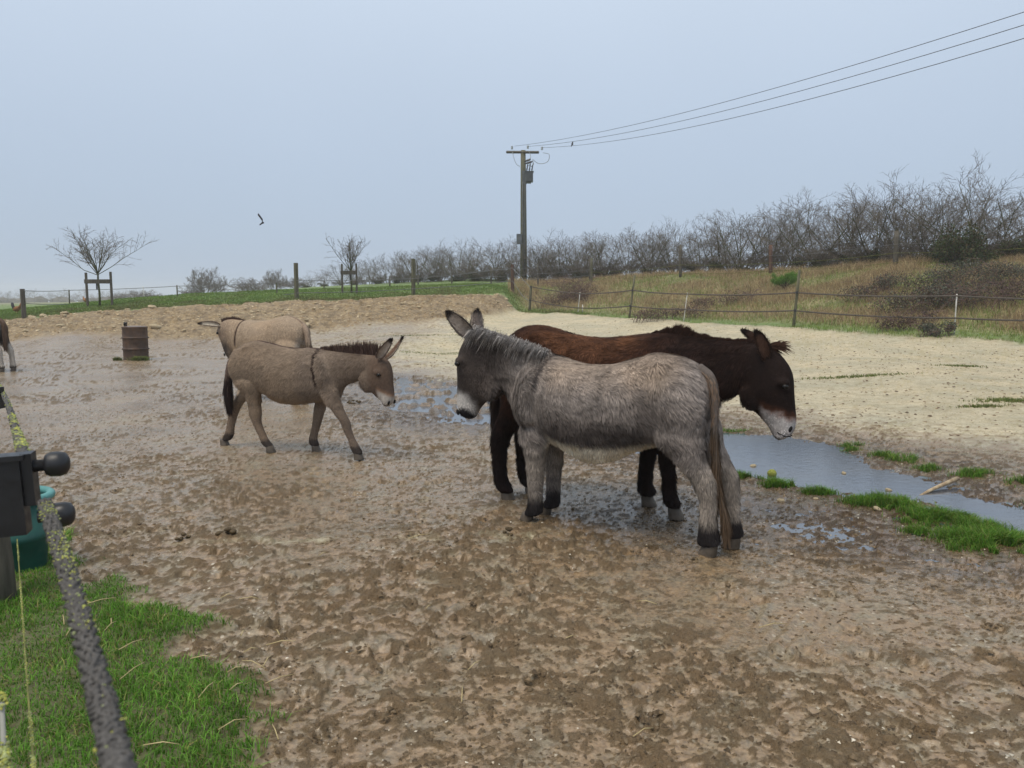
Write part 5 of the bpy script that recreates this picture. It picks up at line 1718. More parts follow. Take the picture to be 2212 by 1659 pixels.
# -- tape fence in front of the right-hand bank
o0 = (8, 25, .6)
f = thing('electric_fence', 'two-strand dark tape fence with leaning posts along the foot of the dry bank', 'fence', o0)
INS = MB()
INS.box((-.03, -.03, -.04), (.03, .02, .04))
INSM = INS.mesh('insulator', False)
INSM.materials.append(M_PLASTIC)
up, lo = [], []
for px, base, top, tpx, Y, r, mat, yu, yl, xu, xl in [
        (1143, 663, 617, 1147, 36, .06, M_WOODG, 619, 648, 1147, 1145),
        (1247, 678, 631, 1253, 33, .014, M_WHITEP, 634, 665, 1252, 1248),
        (1358, 684, 594, 1371, 30, .042, M_WOODG, 627, 661, 1366, 1361),
        (1475, 694, 632, 1485, 27.6, .014, M_WHITEP, 635, 668, 1484, 1478),
        (1713, 708, 583, 1727, 24, .045, M_WOODG, 632, 671, 1721, 1717),
        (2061, 724, 635, 2067, 20.8, .017, M_WHITEP, 639, 687, 2066, 2063),
        (2420, 752, 650, 2430, 17.6, .045, M_WOODG, 645, 690, 2428, 2424)]:
    p, a, c = post_at(f, o0, px, top, base, Y, r, mat, top_px=tpx)
    for yy, xx, L in ((yu, xu, up), (yl, xl, lo)):
        q = sight(xx, yy, Y - r - .02)
        L.append(q)
        if r > .03:
            obj('insulator', INSM, None, p, (q[0] - o0[0], q[1] - o0[1], q[2] - o0[2]))
wire(f, o0, up, .01, M_TAPE, .10, 'tape', flat=.022)
wire(f, o0, lo, .01, M_TAPE, .10, 'tape', flat=.022)
f2 = sight(1258, 676, 33)
b = MB()
b.tube([(f2[0], f2[1], gz(f2[0], f2[1]) - .1), (f2[0] + .01, f2[1], gz(f2[0], f2[1]) + .33)], .017, 6)
tag(b.build('stake', M_WHITEP), 'short pale stake in the grass beside the leaning white rod', 'stake')
# -- thick post fence on top of the bank
o0 = (14, 33, 2.7)
f = thing('wire_fence', 'four-strand wire fence on thick dark posts in front of the hedge', 'fence', o0)
rowsY = [[] for _ in range(4)]
for px, base, top, Y, r, mat in [(2330, 566, 470, 27.5, .085, M_WOOD), (1935, 578, 499, 30.5, .10, M_WOOD), (1665, 594, 529, 35, .085, M_WOODB), (1470, 601, 529, 38, .075, M_WOOD), (1278, 609, 558, 42.5, .06, M_WOODG)]:
    post_at(f, o0, px, top, base, Y, r, mat, top_px=px + (2 if px > 1900 else 0))
    for i, t in enumerate((.86, .64, .40, .14)):
        rowsY[i].append(sight(px, base + (top - base) * t, Y - r - .01))
for i, w in enumerate(rowsY):
    wire(f, o0, w, .008, M_WIRE if i in (0, 1) else M_MOSSWIRE, .10)
# -- meadow fence left of the corner
o0 = (-10, 34, 1.1)
f = thing('meadow_fence', 'two-strand wire fence with square posts along the meadow edge', 'fence', o0)
top2, bot2 = [], []
for px, base, top, Y, r, mat, sq, yu, yl, tp in [
        (52, 686, 624, 31, .09, M_WOOD, 1, 628, 655, 48), (151, 675, 626, 36, .03, M_WOODG, 0, 627, 657, 149), (384, 655, 616, 37, .032, M_WOODG, 0, 618, 648, 382), (599, 645, 609, 37, .032, M_WOODG, 0, 611, 637, 597), (641, 653, 568, 34.2, .085, M_WOODG, 1, 606, 633, 639), (893, 642, 559, 35.6, .08, M_WOODG, 1, 602, 624, 893), (1107, 627, 571, 38.6, .07, M_WOODB, 1, 579, 607, 1107)]:
    post_at(f, o0, px, top, base, Y, r, mat, top_px=tp, sq=bool(sq))
    top2.append(sight(px, yu, Y - r * 1.25))
    bot2.append(sight(px, yl, Y - r * 1.25))
wire(f, o0, top2, .013, M_WIRE, .05)
wire(f, o0, bot2, .013, M_WIRE, .05)
# corner stays down to the tape fence
a, c = top2[-1], bot2[-1]
wire(f, o0, [a, sight(1146, 621, 36 - .1)], .016, M_WIRE, .02, 'stay_wire')
wire(f, o0, [c, sight(1128, 638, 37), sight(1145, 652, 36 - .1)], .014, M_WIRE, .02, 'stay_wire')
b0 = sight(313, 648, 60)
b = MB()
b.tube([(b0[0], b0[1], gz(b0[0], b0[1]) - .1), (b0[0] - .1, b0[1], gz(b0[0], b0[1]) + 1.2)], .022, 6)
tag(b.build('fence_stake', M_WHITEP), 'thin pale stake far out in the meadow', 'stake')
# -- inner fence in front of the hedge
o0 = (-2, 46, 2.2)
f = thing('hedge_fence', 'three-strand rope fence on slim grey posts before the middle hedge', 'fence', o0)
L3 = [[], [], []]
for px, base, top, Y in [(700, 637, 606, 54), (842, 628, 598, 50), (903, 625, 594, 48), (976, 622, 585, 46.5), (1061, 619, 577, 45), (1162, 613, 570, 44), (1274, 606, 560, 43.2)]:
    post_at(f, o0, px, top, base, Y, .05, M_WOOD)
    for i, t in enumerate((.86, .52, .26)):
        L3[i].append(sight(px, base + (top - base) * t, Y - .07))
for i, w in enumerate(L3):
    wire(f, o0, w, .009, M_WIRE, .16)

# -- utility pole
Yp = 50.0
PX0 = sight(1131, 600, Yp)[0]
zg = gz(PX0, Yp)
ztop = sight(1129, 325, Yp)[2]
P = thing('utility_pole', 'tall wooden power pole carrying a grey transformer and a crossarm', 'power pole', (PX0, Yp, zg))
b = MB()
b.tube([(0, 0, -.4), (.0, 0, 2.5), (-.02, 0, 6), (-.04, 0, ztop - zg)], [.225, .205, .18, .155], 14)
pole = b.build('pole', M_WOODG, P)
Mpx = Yp / (2212 * FOC)


def pp(x, y, dy=0.0):
    q = sight(x, y, Yp + dy)
    return Vector((q[0] - PX0, q[1] - Yp, q[2] - zg))


b = MB()
a, c = pp(1094, 325, -.18), pp(1183, 333, -.18)
c.y = -.75
a.y = .35
c = a + (c - a) * .78
b.tube([a, c], .085, 4)
arm = b.build('crossarm', M_WOOD, P, False)
for x, y, yy in [(1106, 323, .2), (1140, 325, -.28), (1170, 330, -.62)]:
    b = MB()
    q = pp(x, y)
    q.y = yy
    for k in range(3):
        b.lathe([(.03, 0), (.075, .02), (.07, .05), (.03, .07)], 10, (q.x, q.y, q.z + .05 + .07 * k))
    b.build('insulator', M_CERAM, P)
b = MB()
x0, x1 = pp(1125, 390).x, pp(1151, 390).x
z0, z1 = pp(1130, 394).z, pp(1130, 374).z
b.box((x0 + .28, -.62, z0), (x1, .1, z1))
for k in range(5):
    xx = x0 + .36 + k * .08
    b.box((xx, -.67, z0 + .06), (xx + .025, -.622, z1 - .06))
b.box((x0 + .24, -.66, z1 + .002), (x1 + .04, .14, z1 + .04))
tr = b.build('transformer', M_STEEL, P, False)
for k, xx in enumerate((x0 + .36, x0 + .52, x0 + .68)):
    b = MB()
    for j in range(5):
        b.lathe([(.03, 0), (.08 - .008 * j, .03), (.03, .06)], 10, (xx + .015 * j, -.3, z1 + .04 + .09 * j))
    b.tube([(xx, -.3, z1), (xx + .09, -.3, z1 + .55)], .025, 6)
    b.build('bushing', M_CERAMB, tr)
b = MB()
b.box((x0 + .08, -.22, z0 - .12), (x0 + .36, .1, z1 + .12))
b.box((x0 + .3, -.5, z0 - .08), (x1 - .12, 0, z0 - .002))
b.build('bracket', M_STEEL, P, False)
for y0, x1_ in ((352, 1143), (347, 1139)):
    b = MB()
    q, e = pp(1133, y0 + 2, -.3), pp(x1_ + 7, y0 - 3, -.5)
    b.tube([q, q.lerp(e, .5), e], [.04, .07, .05], 8)
    b.build('fuse_holder', M_CERAMB, P)
for L in ([(1107, 327, .1), (1111, 345, -.1), (1116, 356, -.2), (1123, 361, -.22)], [(1142, 328, -.3), (1146, 340, -.4), (1144, 350, -.5)], [(1172, 334, -.6), (1185, 338, -.7), (1183, 352, -.7), (1172, 357, -.6), (1160, 355, -.5), (1150, 347, -.5)], [(1150, 349, -.5), (1152, 358, -.45), (1144, 364, -.4)], [(1143, 345, -.5), (1145, 356, -.4), (1139, 362, -.35)]):
    b = MB()
    Q = cr([tuple(pp(x, y, 0) + Vector((0, d, 0))) for x, y, d in L], 5)
    b.tube([tuple(q) for q in Q], .018, 5)
    b.build('jumper_cable', M_PALEWIRE, P)
for y in (412, 431, 459, 483, 501, 507, 527):
    b = MB()
    z_ = pp(1131, y).z
    rr_ = .225 - (.07) * (z_ / (ztop - zg)) + .006
    b.lathe([(rr_, -.02), (rr_, .02)], 14, (-.04 * z_ / (ztop - zg), 0, z_))
    b.build('band', M_STEEL, P)
b = MB()
q = pp(1121, 517)
b.box((q.x - .16, -.3, q.z - .32), (q.x + .18, .05, q.z + .32))
b.build('cable_box', M_STEEL, P, False)
for dx in (-.06, .08):
    b = MB()
    b.tube([(dx, -.2, pp(1131, 394).z), (dx, -.215, pp(1131, 430).z), (dx * .7, -.225, pp(1131, 500).z), (dx * .7, -.24, .2)], .03, 6)
    b.build('cable_duct', M_STEEL, P)

# -- power lines: hung from the pole to the next one behind the viewer on the right
LBL = ['upper power line running from the pole towards the top right', 'middle power line running from the pole towards the top right', 'lowest power line, with the small bird sitting on it']
LINES = []
for i, (a, yr) in enumerate([((1112, 322), 26), ((1141, 326), 54), ((1171, 331), 83)]):
    s0 = pp(*a) + Vector((PX0, Yp, zg + .22))
    s0.y = Yp + (.2, -.28, -.62)[i]
    s1 = Vector(sight(2212, yr, 20.2 - i * .35))
    # parabola through the pole, the sighted point, and a far pole of the same height
    d = (s1 - s0)
    L1 = math.hypot(d.x, d.y)
    u = Vector((d.x / L1, d.y / L1, 0))
    LT = 78.0
    # z = z0 + b t + c t^2 with z(LT) = z0
    cq = (s1.z - s0.z) / (L1 * L1 - L1 * LT)
    pts = []
    for k in range(49):
        t = LT * k / 48
        pts.append((s0.x + u.x * t, s0.y + u.y * t, s0.z + cq * (t * t - LT * t)))
    b = MB()
    b.tube(pts, .010, 5, False)
    tag(b.build('power_line', M_WIRED), LBL[i], 'power line')
    LINES.append((s0, u, cq, LT))
# far pole that carries the other end
s0, u, cq, LT = LINES[1]
fx, fy = s0.x + u.x * LT, s0.y + u.y * LT
zf = gz(fx, fy)
F = thing('utility_pole', 'plain power pole beyond the yard that takes the other end of the lines', 'power pole', (fx, fy, zf))
b = MB()
b.tube([(0, 0, -.4), (0, 0, s0.z - zf + .2)], [.2, .15], 12)
b.build('pole', M_WOODG, F)
b = MB()
pv = Vector((-u.y, u.x, 0))
b.tube([pv * 1.1 + Vector((0, 0, s0.z - zf - .06)), pv * -1.1 + Vector((0, 0, s0.z - zf - .06))], .07, 4)
b.build('crossarm', M_WOOD, F, False)

# -- birds
s0, u, cq, LT = LINES[2]
t = 4.6
bp = Vector((s0.x + u.x * t, s0.y + u.y * t, s0.z + cq * (t * t - LT * t) + .014))
B = thing('perched_bird', 'small dark bird sitting on the lowest power line', 'bird', bp)
b = MB()
b.ball((0, 0, .09), (.055, .05, .085), 10, 8)
b.ball((.02, 0, .185), .038, 9, 7)
b.tube([(.05, 0, .185), (.085, 0, .18)], [.012, .002], 5)
b.build('body', M_BIRD, B)
b = MB()
b.tube([(-.03, 0, .05), (-.07, 0, -.07)], [.025, .015], 6)
b.build('tail', M_BIRD, B)
for sy in (-1, 1):
    b = MB()
    b.tube([(0.01, .02 * sy, .03), (0.01, .02 * sy, -.012)], .005, 5)
    b.build('leg', M_BIRD, B)
g = sight(568, 482, 24)
B = thing('flying_bird', 'slender grey bird flying with raised wings in the empty sky', 'bird', g)
k = 24 / (2212 * FOC)
b = MB()
b.tube([(-7 * k, .05, -1.5 * k), (-3 * k, 0, -.5 * k), (0, -.05, 0), (3 * k, -.1, .2 * k), (4.6 * k, -.14, 0)], [.004, .02, .03, .027, .006], 8)
b.build('body', M_BIRD, B)
b = MB()
b.tube([(-3 * k, .02, -.8 * k), (-5.5 * k, .04, -2.8 * k), (-8 * k, .05, -3.9 * k)], [.015, .012, .006], 6)
b.build('tail', M_BIRD, B)
for W in ([(0, .0, .2 * k), (-5 * k, .12, .5 * k), (-11 * k, .28, .2 * k), (-16 * k, .4, -.2 * k)], [(0, -.05, .5 * k), (.9 * k, -.1, 6 * k), (-.8 * k, -.2, 11 * k), (-3 * k, -.3, 16.5 * k)]):
    vs, fs = [], []
    ch = [.055, .075, .055, .012]
    for p_, w_ in zip(W, ch):
        p_ = Vector(p_)
        vs += [p_ + Vector((-.012, w_, 0)), p_ + Vector((.014, w_ * .1, .03)), p_ + Vector((.012, -w_, 0)), p_ + Vector((-.014, w_ * .1, -.024))]
    for i in range(3):
        for j in range(4):
            fs.append((i * 4 + j, i * 4 + (j + 1) % 4, i * 4 + 4 + (j + 1) % 4, i * 4 + 4 + j))
    fs += [(3, 2, 1, 0), (12, 13, 14, 15)]
    b = MB()
    b.add(vs, fs)
    b.build('wing', M_BIRD, B)

# ------------------------------------------------------------------ yard objects
# -- rusty drum
dz = gz_full(-9.47, 19.3)
D = thing('oil_drum', 'rusty brown steel drum standing in the wet yard', 'drum', (-9.47, 19.35, dz - .03))


def rust():
    t = NT('rusty_steel')
    p = t.objc()
    a = t.noise(p, 4, 6, .65)
    b_ = t.noise(t.n('Mapping', {'Vector': p, 'Scale': (6, 6, .8)}).outputs[0], 2, 5)
    c = t.mix(t.rng(a, .35, .65, 0, 1), (.045, .028, .019), (.115, .068, .043))
    c = t.mix(t.rng(b_, .5, .7, 0, .7), c, (.06, .045, .036))
    return t.bsdf(c, .6, .35, t.bump(a, .4, .01), Metallic=.15)


M_RUST = rust()
b = MB()
R = .292
prof = [(.285, 0), (.297, .012), (.297, .03), (R, .045), (R, .27), (.296, .28), (.326, .30), (.296, .32), (R, .33), (R, .55), (.296, .56), (.326, .58), (.296, .60), (R, .61), (R, .815), (.299, .835), (.299, .855), (.285, .858)]
b.lathe(prof, 40)
b.build('barrel', M_RUST, D)
b = MB()
b.lathe([(.278, .8585), (.27, .862), (.15, .875), (.02, .882)], 40)
b.build('lid', M_RUSTL, D)
for dx in (-.2, -.155):
    b = MB()
    b.tube([(dx, -.08, .85), (dx - .015, -.085, .90), (dx - .005, -.10, .935), (dx + .02, -.12, .955)], [.016, .019, .022, .024], 10)
    b.build('pipe_stub', M_PLASTIC, D)

# -- stones of the bank, children of the ground
rn = random.Random(77)
SM = []
for i in range(7):
    b = MB()
    b.ball((0, 0, 0), (1, .75, .5), 9, 6, lump=.16)
    m = b.mesh('stone', i % 2 == 0)
    m.materials.append(M_STONE)
    SM.append(m)


def stone(x, y, s, flat=1.0):
    o = obj('stone', rn.choice(SM), None, GROUND)
    o.location = (x, y, gz_full(x, y) + s * .12)
    o.rotation_euler = (rn.uniform(-.3, .3), rn.uniform(-.3, .3), rn.uniform(0, 6.3))
    o.scale = (s, s, s * flat)
    return o


for _ in range(150):
    t_ = rn.uniform(-.70, .0)
    a, c = float(R_BASE(t_)), float(R_GRASS(t_))
    d_ = a + (c - a) * rn.betavariate(1.6, 1.2)
    y_ = d_ / math.sqrt(1 + t_ * t_)
    stone(y_ * t_, y_, .035 + .09 * rn.random() ** 2.6, rn.uniform(.7, 1.2))
for k in range(34):                                    # broken ledge of flat slabs
    px = 525 + k * 12 + rn.uniform(-4, 4)
    if rn.random() < .35:
        continue
    py = 674 - (px - 520) * .0135 + rn.uniform(-1, 1)
    t_ = (px - 1106) / (2212 * FOC)
    a, c = float(R_BASE(t_)), float(R_GRASS(t_))
    d_ = a + (c - a) * .62
    y_ = d_ / math.sqrt(1 + t_ * t_)
    o = stone(y_ * t_, y_, rn.uniform(.07, .13), .6)
    o.rotation_euler = (0, 0, rn.uniform(-.3, .3))
for px, py, Y, s in [(660, 1275 * .5486, 29.2, .3), (600 * .5486, 1208 * .5486, 32, .22), (615 * .5486, 1290 * .5486, 29, .34), (240 * .5486, 1305 * .5486, 28.6, .22), (330, 659, 32.5, .2), (95, 688, 31.2, .25), (140, 690, 31, .2), (70, 690, 31, .22)]:
    x, y_, _ = sight(px, py, Y)
    stone(x, y_, s * .8, .8)
for x, y_, s in [(2.9, 6.6, .025), (1.62, 6.75, .025), (2.3, 5.7, .022), (2.6, 5.35, .035), (3.0, 6.0, .028), (2.0, 5.6, .035), (2.2, 6.9, .03), (1.8, 7.3, .035)]:
    o = stone(x, y_, s, .9)
    o.location.z = max(o.location.z, .004)

# -- mud clods, pebbles, gravel: loose litter too small to count
def lumps(name, P, S, cols, seed, flat=.6, mat=M_LUMP):
    r2 = np.random.default_rng(seed)
    n = len(P)
    base = np.array([(1, 0, 0), (-.5, .87, 0), (-.5, -.87, 0), (.35, .2, .8), (-.45, .3, .75), (0, -.5, .85)], float)
    F = np.array([(0, 1, 3), (1, 4, 3), (1, 2, 4), (2, 5, 4), (2, 0, 5), (0, 3, 5), (3, 4, 5)])
    j = base[None] * r2.uniform(.6, 1.35, (n, 6, 1)) * np.array([1, 1, flat])
    a = r2.random(n) * 6.28
    c, s = np.cos(a)[:, None], np.sin(a)[:, None]
    x = j[..., 0] * c - j[..., 1] * s
    y = j[..., 0] * s + j[..., 1] * c
    V = P[:, None, :] + np.stack([x, y, j[..., 2]], -1) * S[:, None, None]
    T = (np.arange(n)[:, None, None] * 6 + F[None]).reshape(-1, 3)
    o = obj(name, fast_mesh(name, V.reshape(-1, 3), tris=T, col=np.repeat(cols, 6, 0), smooth=False), mat, GROUND)
    o['kind'] = 'stuff'
    return o


r = np.random.default_rng(91)
N = 80000
Y = 2.1 + r.random(N) ** 1.7 * 14
X = r.uniform(-.72, .72, N) * (Y + .6)
den = fbm(X, Y, .9, 3, 22)
z, c4, _ = ground(X, Y)
k = (den > r.uniform(-.35, .5, N)) & (c4[:, 0] < .4) & (c4[:, 2] < .5) & (z > -.004)
X, Y, z = X[k], Y[k], z[k]
n = len(X)
lumps('mud_clods', np.stack([X, Y, z - .003], 1), .004 + .013 * r.random(n) ** 2.6, pick([(.12, .085, .048), (.16, .115, .068), (.09, .062, .035)], n, r), 3)
N = 9000
Y = 2.1 + r.random(N) ** 1.3 * 12
X = r.uniform(-.72, .72, N) * (Y + .6)
z, c4, _ = ground(X, Y)
k = (c4[:, 0] < .3) & (z > 0) & (fbm(X, Y, .7, 2, 23) > r.uniform(-.1, .55, N))
X, Y, z = X[k], Y[k], z[k]
n = len(X)
lumps('pebbles', np.stack([X, Y, z - .001], 1), .003 + .008 * r.random(n) ** 3, pick([(.50, .44, .34), (.42, .36, .27), (.58, .53, .43)], n, r), 4, .5)
N = 5000
t_ = r.uniform(-.72, .0, N)
a, c = R_BASE(t_), R_GRASS(t_)
d_ = a + (c - a) * r.random(N)
Y = d_ / np.sqrt(1 + t_ ** 2)
X = Y * t_
z, _, _ = ground(X, Y)
lumps('gravel', np.stack([X, Y, z - .004], 1), .015 + .05 * r.random(N) ** 3, pick([(.42, .32, .19), (.50, .41, .27), (.32, .22, .12)], N, r), 5, .6)
N = 16000                                               # small dark clods on the pale sand
t_ = r.uniform(-.3, .7, N)
Y = r.uniform(8, 30, N)
X = Y * t_
z, c4, _ = ground(X, Y)
k = (c4[:, 2] > .4) & (c4[:, 0] < .2) & (z > .02)
X, Y, z = X[k], Y[k], z[k]
n = len(X)
lumps('sand_crumbs', np.stack([X, Y, z - .002], 1), .006 + .028 * r.random(n) ** 3, pick([(.17, .12, .07), (.24, .18, .11), (.12, .08, .05)], n, r), 6, .5)

# -- droppings
DM = plain('dung', (.05, .034, .016), (.11, .075, .035), 30, .7, .3, .5, .006)
for x, y_, cnt, sp, lb in [(-1.99, 4.55, 5, .05, 'small heap of dark droppings beside a pair of lumps on the mud'), (-1.75, 4.62, 12, .07, 'flattened olive heap of droppings on pale scraped mud'), (-.02, 4.66, 4, .04, 'few dark droppings in front of the grey donkey'), (-2.3, 11.1, 14, .17, 'scattered droppings below the head of the walking donkey')]:
    o = thing('dung_heap', lb, 'dung', (x, y_, gz_full(x, y_)))
    for k in range(cnt):
        b = MB()
        s_ = rn.uniform(.012, .024)
        a_, q_ = rn.uniform(0, 6.28), rn.random() * sp
        xx, yy = q_ * math.cos(a_), q_ * math.sin(a_)
        b.ball((xx, yy, gz_full(x + xx, y_ + yy) - gz_full(x, y_) + s_ * .55 + (.02 if q_ < sp * .3 else 0)), (s_, s_ * .85, s_ * .62), 8, 6, lump=.1)
        b.build('dropping', DM, o)

# -- stick and mossy ball in the puddle
b = MB()
b.tube([(3.14, 5.83, -.01), (3.3, 5.95, .012), (3.48, 6.08, .03), (3.66, 6.2, .05)], [.006, .014, .018, .02], 8, wob=.12)
tag(b.build('stick', M_STICK), 'pale broken stick lying half in the puddle', 'stick')
b = MB()
b.ball((2.24, 6.51, .022), (.04, .04, .036), 14, 10, lump=.03)
tag(b.build('mossy_ball', M_MOSS), 'small round mossy ball at the edge of the puddle', 'ball')

# -- straw on the lawn and mud
rn = random.Random(19)
for k in range(34):
    if k < 24:
        y_ = rn.uniform(2.2, 3.6)
        x = -rn.uniform(.30, .62) * y_
    else:
        y_ = rn.uniform(2.3, 4.6)
        x = rn.uniform(-.55, .5) * y_
    L = rn.uniform(.05, .15)
    a = rn.uniform(0, 3.14)
    lift = .03 if k < 24 else .006
    p0 = Vector((x, y_, gz_full(x, y_) + lift))
    p1 = Vector((x + L * math.cos(a), y_ + L * math.sin(a), gz_full(x + L * math.cos(a), y_ + L * math.sin(a)) + lift))
    m_ = p0.lerp(p1, .55) + Vector((0, 0, .006 + .008 * rn.random()))
    b = MB()
    b.tube([p0 - p0, m_ - p0, p1 - p0], [.0022, .002, .0014], 4)
    tag(b.build('straw', M_STRAW, loc=p0), 'thin pale straw lying on the grass by the rope fence' if k < 24 else 'thin straw trodden into the open mud', 'straw', 'straws on the grass' if k < 24 else 'straws on the mud')

# -- hens in the meadow
def hen(px, py, Y, face, c1, label, s=1.0):
    x, y_, _ = sight(px, py, Y)
    o = thing('hen', label, 'hen', (x, y_, gz_full(x, y_)), face)
    o.scale = (s, s, s)
    b = MB()
    b.ball((0, 0, .20), (.17, .10, .11), 12, 8, M=Matrix.Rotation(-.25, 3, 'Y'))
    b.tube([(.10, 0, .24), (.16, 0, .30), (.18, 0, .36), (.19, 0, .39)], [.07, .045, .035, .02], 8)
    b.build('body', plain('hen_feathers', c1, tuple(q * 1.6 for q in c1), 20, .8, .2, .3), o)
    b = MB()
    b.tube([(-.12, 0, .22), (-.19, 0, .33), (-.20, 0, .43), (-.22, 0, .46)], [.06, .055, .05, .015], 8)
    b.build('tail', M_BIRD, o)
    b = MB()
    b.tube([(.20, 0, .36), (.245, 0, .345)], [.014, .003], 6)
    b.build('beak', M_STRAW, o)
    b = MB()
    b.ball((.19, 0, .405), (.03, .008, .02), 8, 6)
    b.build('comb', M_COMB, o)
    for sy in (-1, 1):
        b = MB()
        b.tube([(.0, .04 * sy, .12), (.01, .04 * sy, -.01)], .012, 6)
        b.build('leg', M_STRAW, o)


hen(37, 677, 33.0, -.2, (.16, .08, .035), 'brown hen with a black tail beside the square end post', 1.05)
hen(337 * .5486, 1207 * .5486, 35.5, 2.6, (.22, .12, .06), 'ginger hen pecking beside the staked young tree', .8)

# -- rope fence beside the viewer
O = (-.95, 1.45, 0)
zf = gz(-.95, 1.45)
fence = thing('rope_fence', 'mossy braided rope fence with black insulator beside the lawn', 'fence', (O[0], O[1], zf))
off = Vector((O[0], O[1], zf))


def loc3(x, y, z):
    return Vector((x, y, z)) - off


b = MB()
b.tube([loc3(-1.075, 1.25, -.2), loc3(-1.07, 1.25, .6), loc3(-1.06, 1.25, 1.36)], [.06, .058, .056], 14, wob=.04)
b.build('post', M_WOOD, fence)
b = MB()
b.tube([loc3(-2.49, 3.6, -.2), loc3(-2.50, 3.6, .25), loc3(-2.52, 3.6, .7), loc3(-2.545, 3.6, 1.12)], [.082, .078, .066, .052], 14, wob=.05)
b.build('post', M_WOOD, fence)
# insulator on the near post
b = MB()
M_ = Matrix.Translation(loc3(-.846, 1.215, 1.185)) @ Matrix.Rotation(math.radians(18), 4, 'Z') @ Matrix.Rotation(math.radians(-2), 4, 'Y')
b.box((-.19, -.012, -.066), (.052, .022, .066), M_)
b.box((.0525, -.006, -.02), (.068, .026, .066), M_)
b.box((-.19, -.019, .058), (.06, -.0125, .0665), M_)
for zz in (-.042, -.012, .018, .045):
    b.box((-.075, -.018, zz), (-.006, -.0125, zz + .006), M_)
ins = b.build('insulator', M_PLASTIC, fence, False)
for dx, zz, tx in ((.068, .043, .118), (.068, -.043, .126)):
    b = MB()
    vs = []
    prof = [(.010, dx - .002), (.009, dx + .016), (.016, dx + .017), (.0195, dx + .024), (.020, dx + .036), (.0175, dx + .046), (.010, dx + .051), (.001, dx + .052)]
    n_ = 16
    fs = []
    for rr_, xx in prof:
        for q in range(n_):
            a = 2 * math.pi * q / n_
            vs.append(tuple(M_ @ Vector((xx, .008 + rr_ * math.cos(a), zz + rr_ * math.sin(a) * 1.05))))
    for i in range(len(prof) - 1):
        for q in range(n_):
            q2 = (q + 1) % n_
            fs.append((i * n_ + q, i * n_ + q2, (i + 1) * n_ + q2, (i + 1) * n_ + q))
    b.add(vs, fs)
    b.build('knob', M_PLASTIC, ins)
for zz in (-.031, .001, .031):
    b = MB()
    b.box((-.062, -.0135, zz - .007), (-.045, -.0122, zz + .007), M_)
    b.build('slot', M_WIRE, ins, False)
b = MB()
M2 = Matrix.Translation(loc3(-2.42, 3.57, 1.05))
b.box((-.06, -.03, -.05), (.035, .02, .05), M2)
b.build('insulator', M_PLASTIC, fence, False)


def braid(path, R, r_, pitch, name, parent, mat, n_str=4):
    """braided rope: two opposed sets of strands wound round the path"""
    P = cr(path, 60 if len(path) < 4 else 40)
    T = np.gradient(P, axis=0)
    T = unit(T)
    A = unit(np.cross(T, np.array([[0, 0, 1.0]])))
    B = np.cross(T, A)
    s = np.concatenate([[0], np.cumsum(np.linalg.norm(np.diff(P, axis=0), axis=1))])
    b = MB()
    b.tube([tuple(p) for p in P[::4]], R * .86, 8, False)
    for d in (1, -1):
        for k in range(n_str):
            ph = d * (2 * math.pi * s / pitch) + 2 * math.pi * k / n_str + (d < 0) * .4
            rad = R + r_ * .45 * np.sin(ph * n_str * .5 + d)
            Q = P + A * (np.cos(ph) * rad)[:, None] + B * (np.sin(ph) * rad)[:, None]
            b.tube([tuple(p) for p in Q], r_, 5, False)
    return b.build(name, mat, parent), P, A, B


M_ROPE = plain('grey_braid', (.05, .047, .045), (.135, .127, .118), 220, .8, .2, .4, .001)
near = [tuple(loc3(-.20, .385, 1.175)), tuple(loc3(-.285, .52, 1.180)), tuple(loc3(-.52, .87, 1.186)), tuple(loc3(-.742, 1.195, 1.180))]
rope, RP, RA, RB = braid(near, .0088, .0025, .032, 'rope', fence, M_ROPE, 7)
far_r = [tuple(loc3(*sight(54, 990, 1.25))), tuple(loc3(*sight(31, 918, 2.2))), tuple(loc3(*sight(8, 852, 3.55))), tuple(loc3(*sight(-25, 790, 6.2)))]
rope2, RP2, RA2, RB2 = braid(far_r, .0075, .0035, .05, 'rope', fence, M_ROPE)
low = [tuple(loc3(*sight(84, 1850, .9))), tuple(loc3(*sight(73, 1659, 1.2))), tuple(loc3(*sight(60, 1490, 1.75))), tuple(loc3(*sight(45, 1280, 2.8))), tuple(loc3(*sight(37, 1165, 3.55)))]
b = MB()
LP = cr(low, 30)
b.tube([tuple(p) for p in LP], .0026, 6, False)
cord = b.build('cord', M_MOSSWIRE, fence)
edge_l = [tuple(loc3(-.50, .70, .70)), tuple(loc3(-.60, .85, .80)), tuple(loc3(-.74, 1.06, .93))]
b = MB()
EP = cr(edge_l, 20)
b.tube([tuple(p) for p in EP], .004, 6, False)
cord2 = b.build('cord', M_ROPEW, fence)
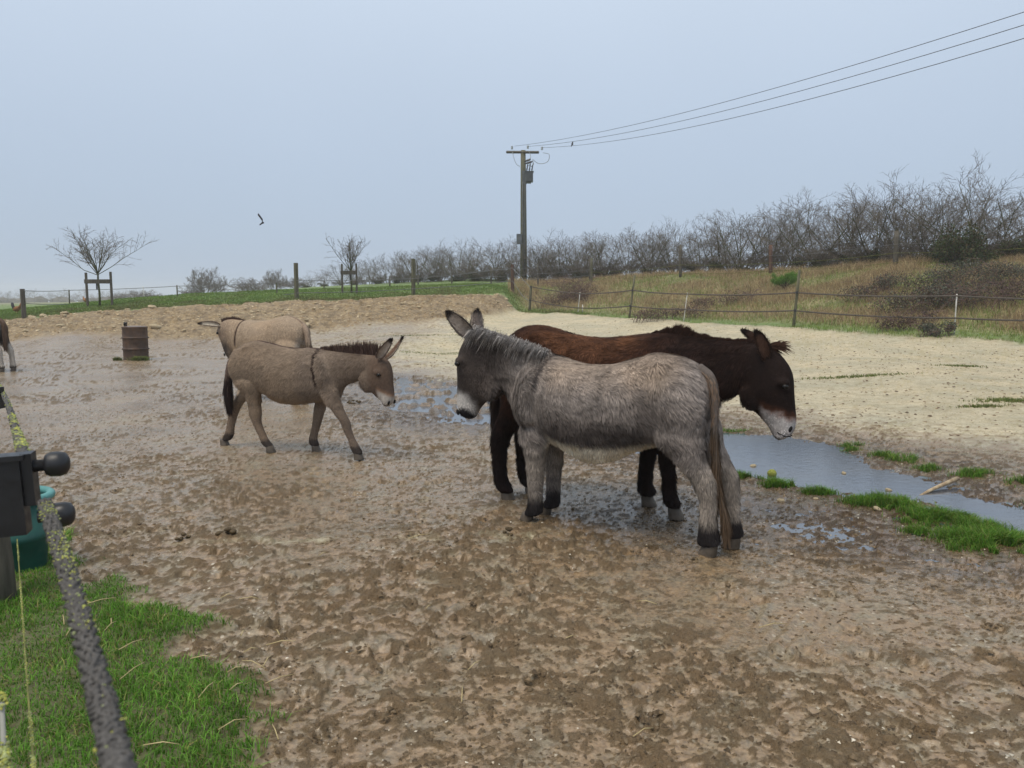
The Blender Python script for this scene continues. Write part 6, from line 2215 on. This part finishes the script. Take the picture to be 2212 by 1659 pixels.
# lichen crusts on rope and cords
def lichen(P, rad, n, lo_, hi_, size, parent, seed, up=.6):
    r2 = np.random.default_rng(seed)
    k = (lo_ + (hi_ - lo_) * r2.random(n)) * (len(P) - 1.01)
    cl_ = vnoise(k * .22, np.full(n, 7.3)) > r2.uniform(-.5, .35, n)
    k = k[cl_]
    n = len(k)
    i = k.astype(int)
    f_ = (k - i)[:, None]
    p = P[i] * (1 - f_) + P[i + 1] * f_
    d = unit(r2.normal(0, 1, (n, 3)) + np.array([.25, 0, up]))
    o = lumps('lichen', p + d * rad * r2.uniform(.9, 1.25, (n, 1)), size * r2.uniform(.4, 1.3, n), pick([(.30, .32, .08), (.36, .36, .08), (.22, .26, .09), (.30, .33, .15)], n, r2), seed, .7)
    o.parent = parent
    return o


lichen(RP, .0102, 2000, .45, 1.0, .0018, rope, 1)
lichen(RP, .0102, 100, .08, .45, .0018, rope, 2)
lichen(RP2, .009, 2200, .0, .75, .0035, rope2, 3)
lichen(LP, .0028, 2600, .0, 1.0, .0022, cord, 4)
lichen(EP, .006, 1500, .0, 1.0, .004, cord2, 5)

# -- teal tub behind the fence
bz = gz(-2.68, 4.05)
T_ = thing('plastic_tub', 'teal green plastic tub standing on the lawn behind the rope fence', 'tub', (-2.68, 4.05, bz))
b = MB()
b.lathe([(.12, 0), (.13, .01), (.148, .20), (.155, .205), (.156, .235), (.15, .24), (.17, .42)], 36)
b.build('body', M_TUB, T_)
b = MB()
vs, fs = [], []
n_, m_ = 40, 10
for i in range(n_):
    a = 2 * math.pi * i / n_
    for j in range(m_):
        q = 2 * math.pi * j / m_
        rr_ = .172 + .022 * math.cos(q)
        vs.append((rr_ * math.cos(a), rr_ * math.sin(a), .43 + .022 * math.sin(q)))
for i in range(n_):
    for j in range(m_):
        fs.append((i * m_ + j, ((i + 1) % n_) * m_ + j, ((i + 1) % n_) * m_ + (j + 1) % m_, i * m_ + (j + 1) % m_))
b.add(vs, fs)
b.build('rim', M_TUBRIM, T_)

# ------------------------------------------------------------------ damp air
hz = NT('damp_air')
pv_ = hz.n('ShaderNodeVolumePrincipled'.replace('ShaderNode', ''), {'Color': (.99, .99, 1.0), 'Density': 0.0011, 'Anisotropy': .2})
hz.t.links.new(pv_.outputs[0], hz.out.inputs[1])
b = MB()
b.box((-420, -45, -16), (420, 700, 14))
tag(b.build('haze', hz.m, smooth=False), 'thin pale damp haze over the fields', 'haze', kind='stuff')
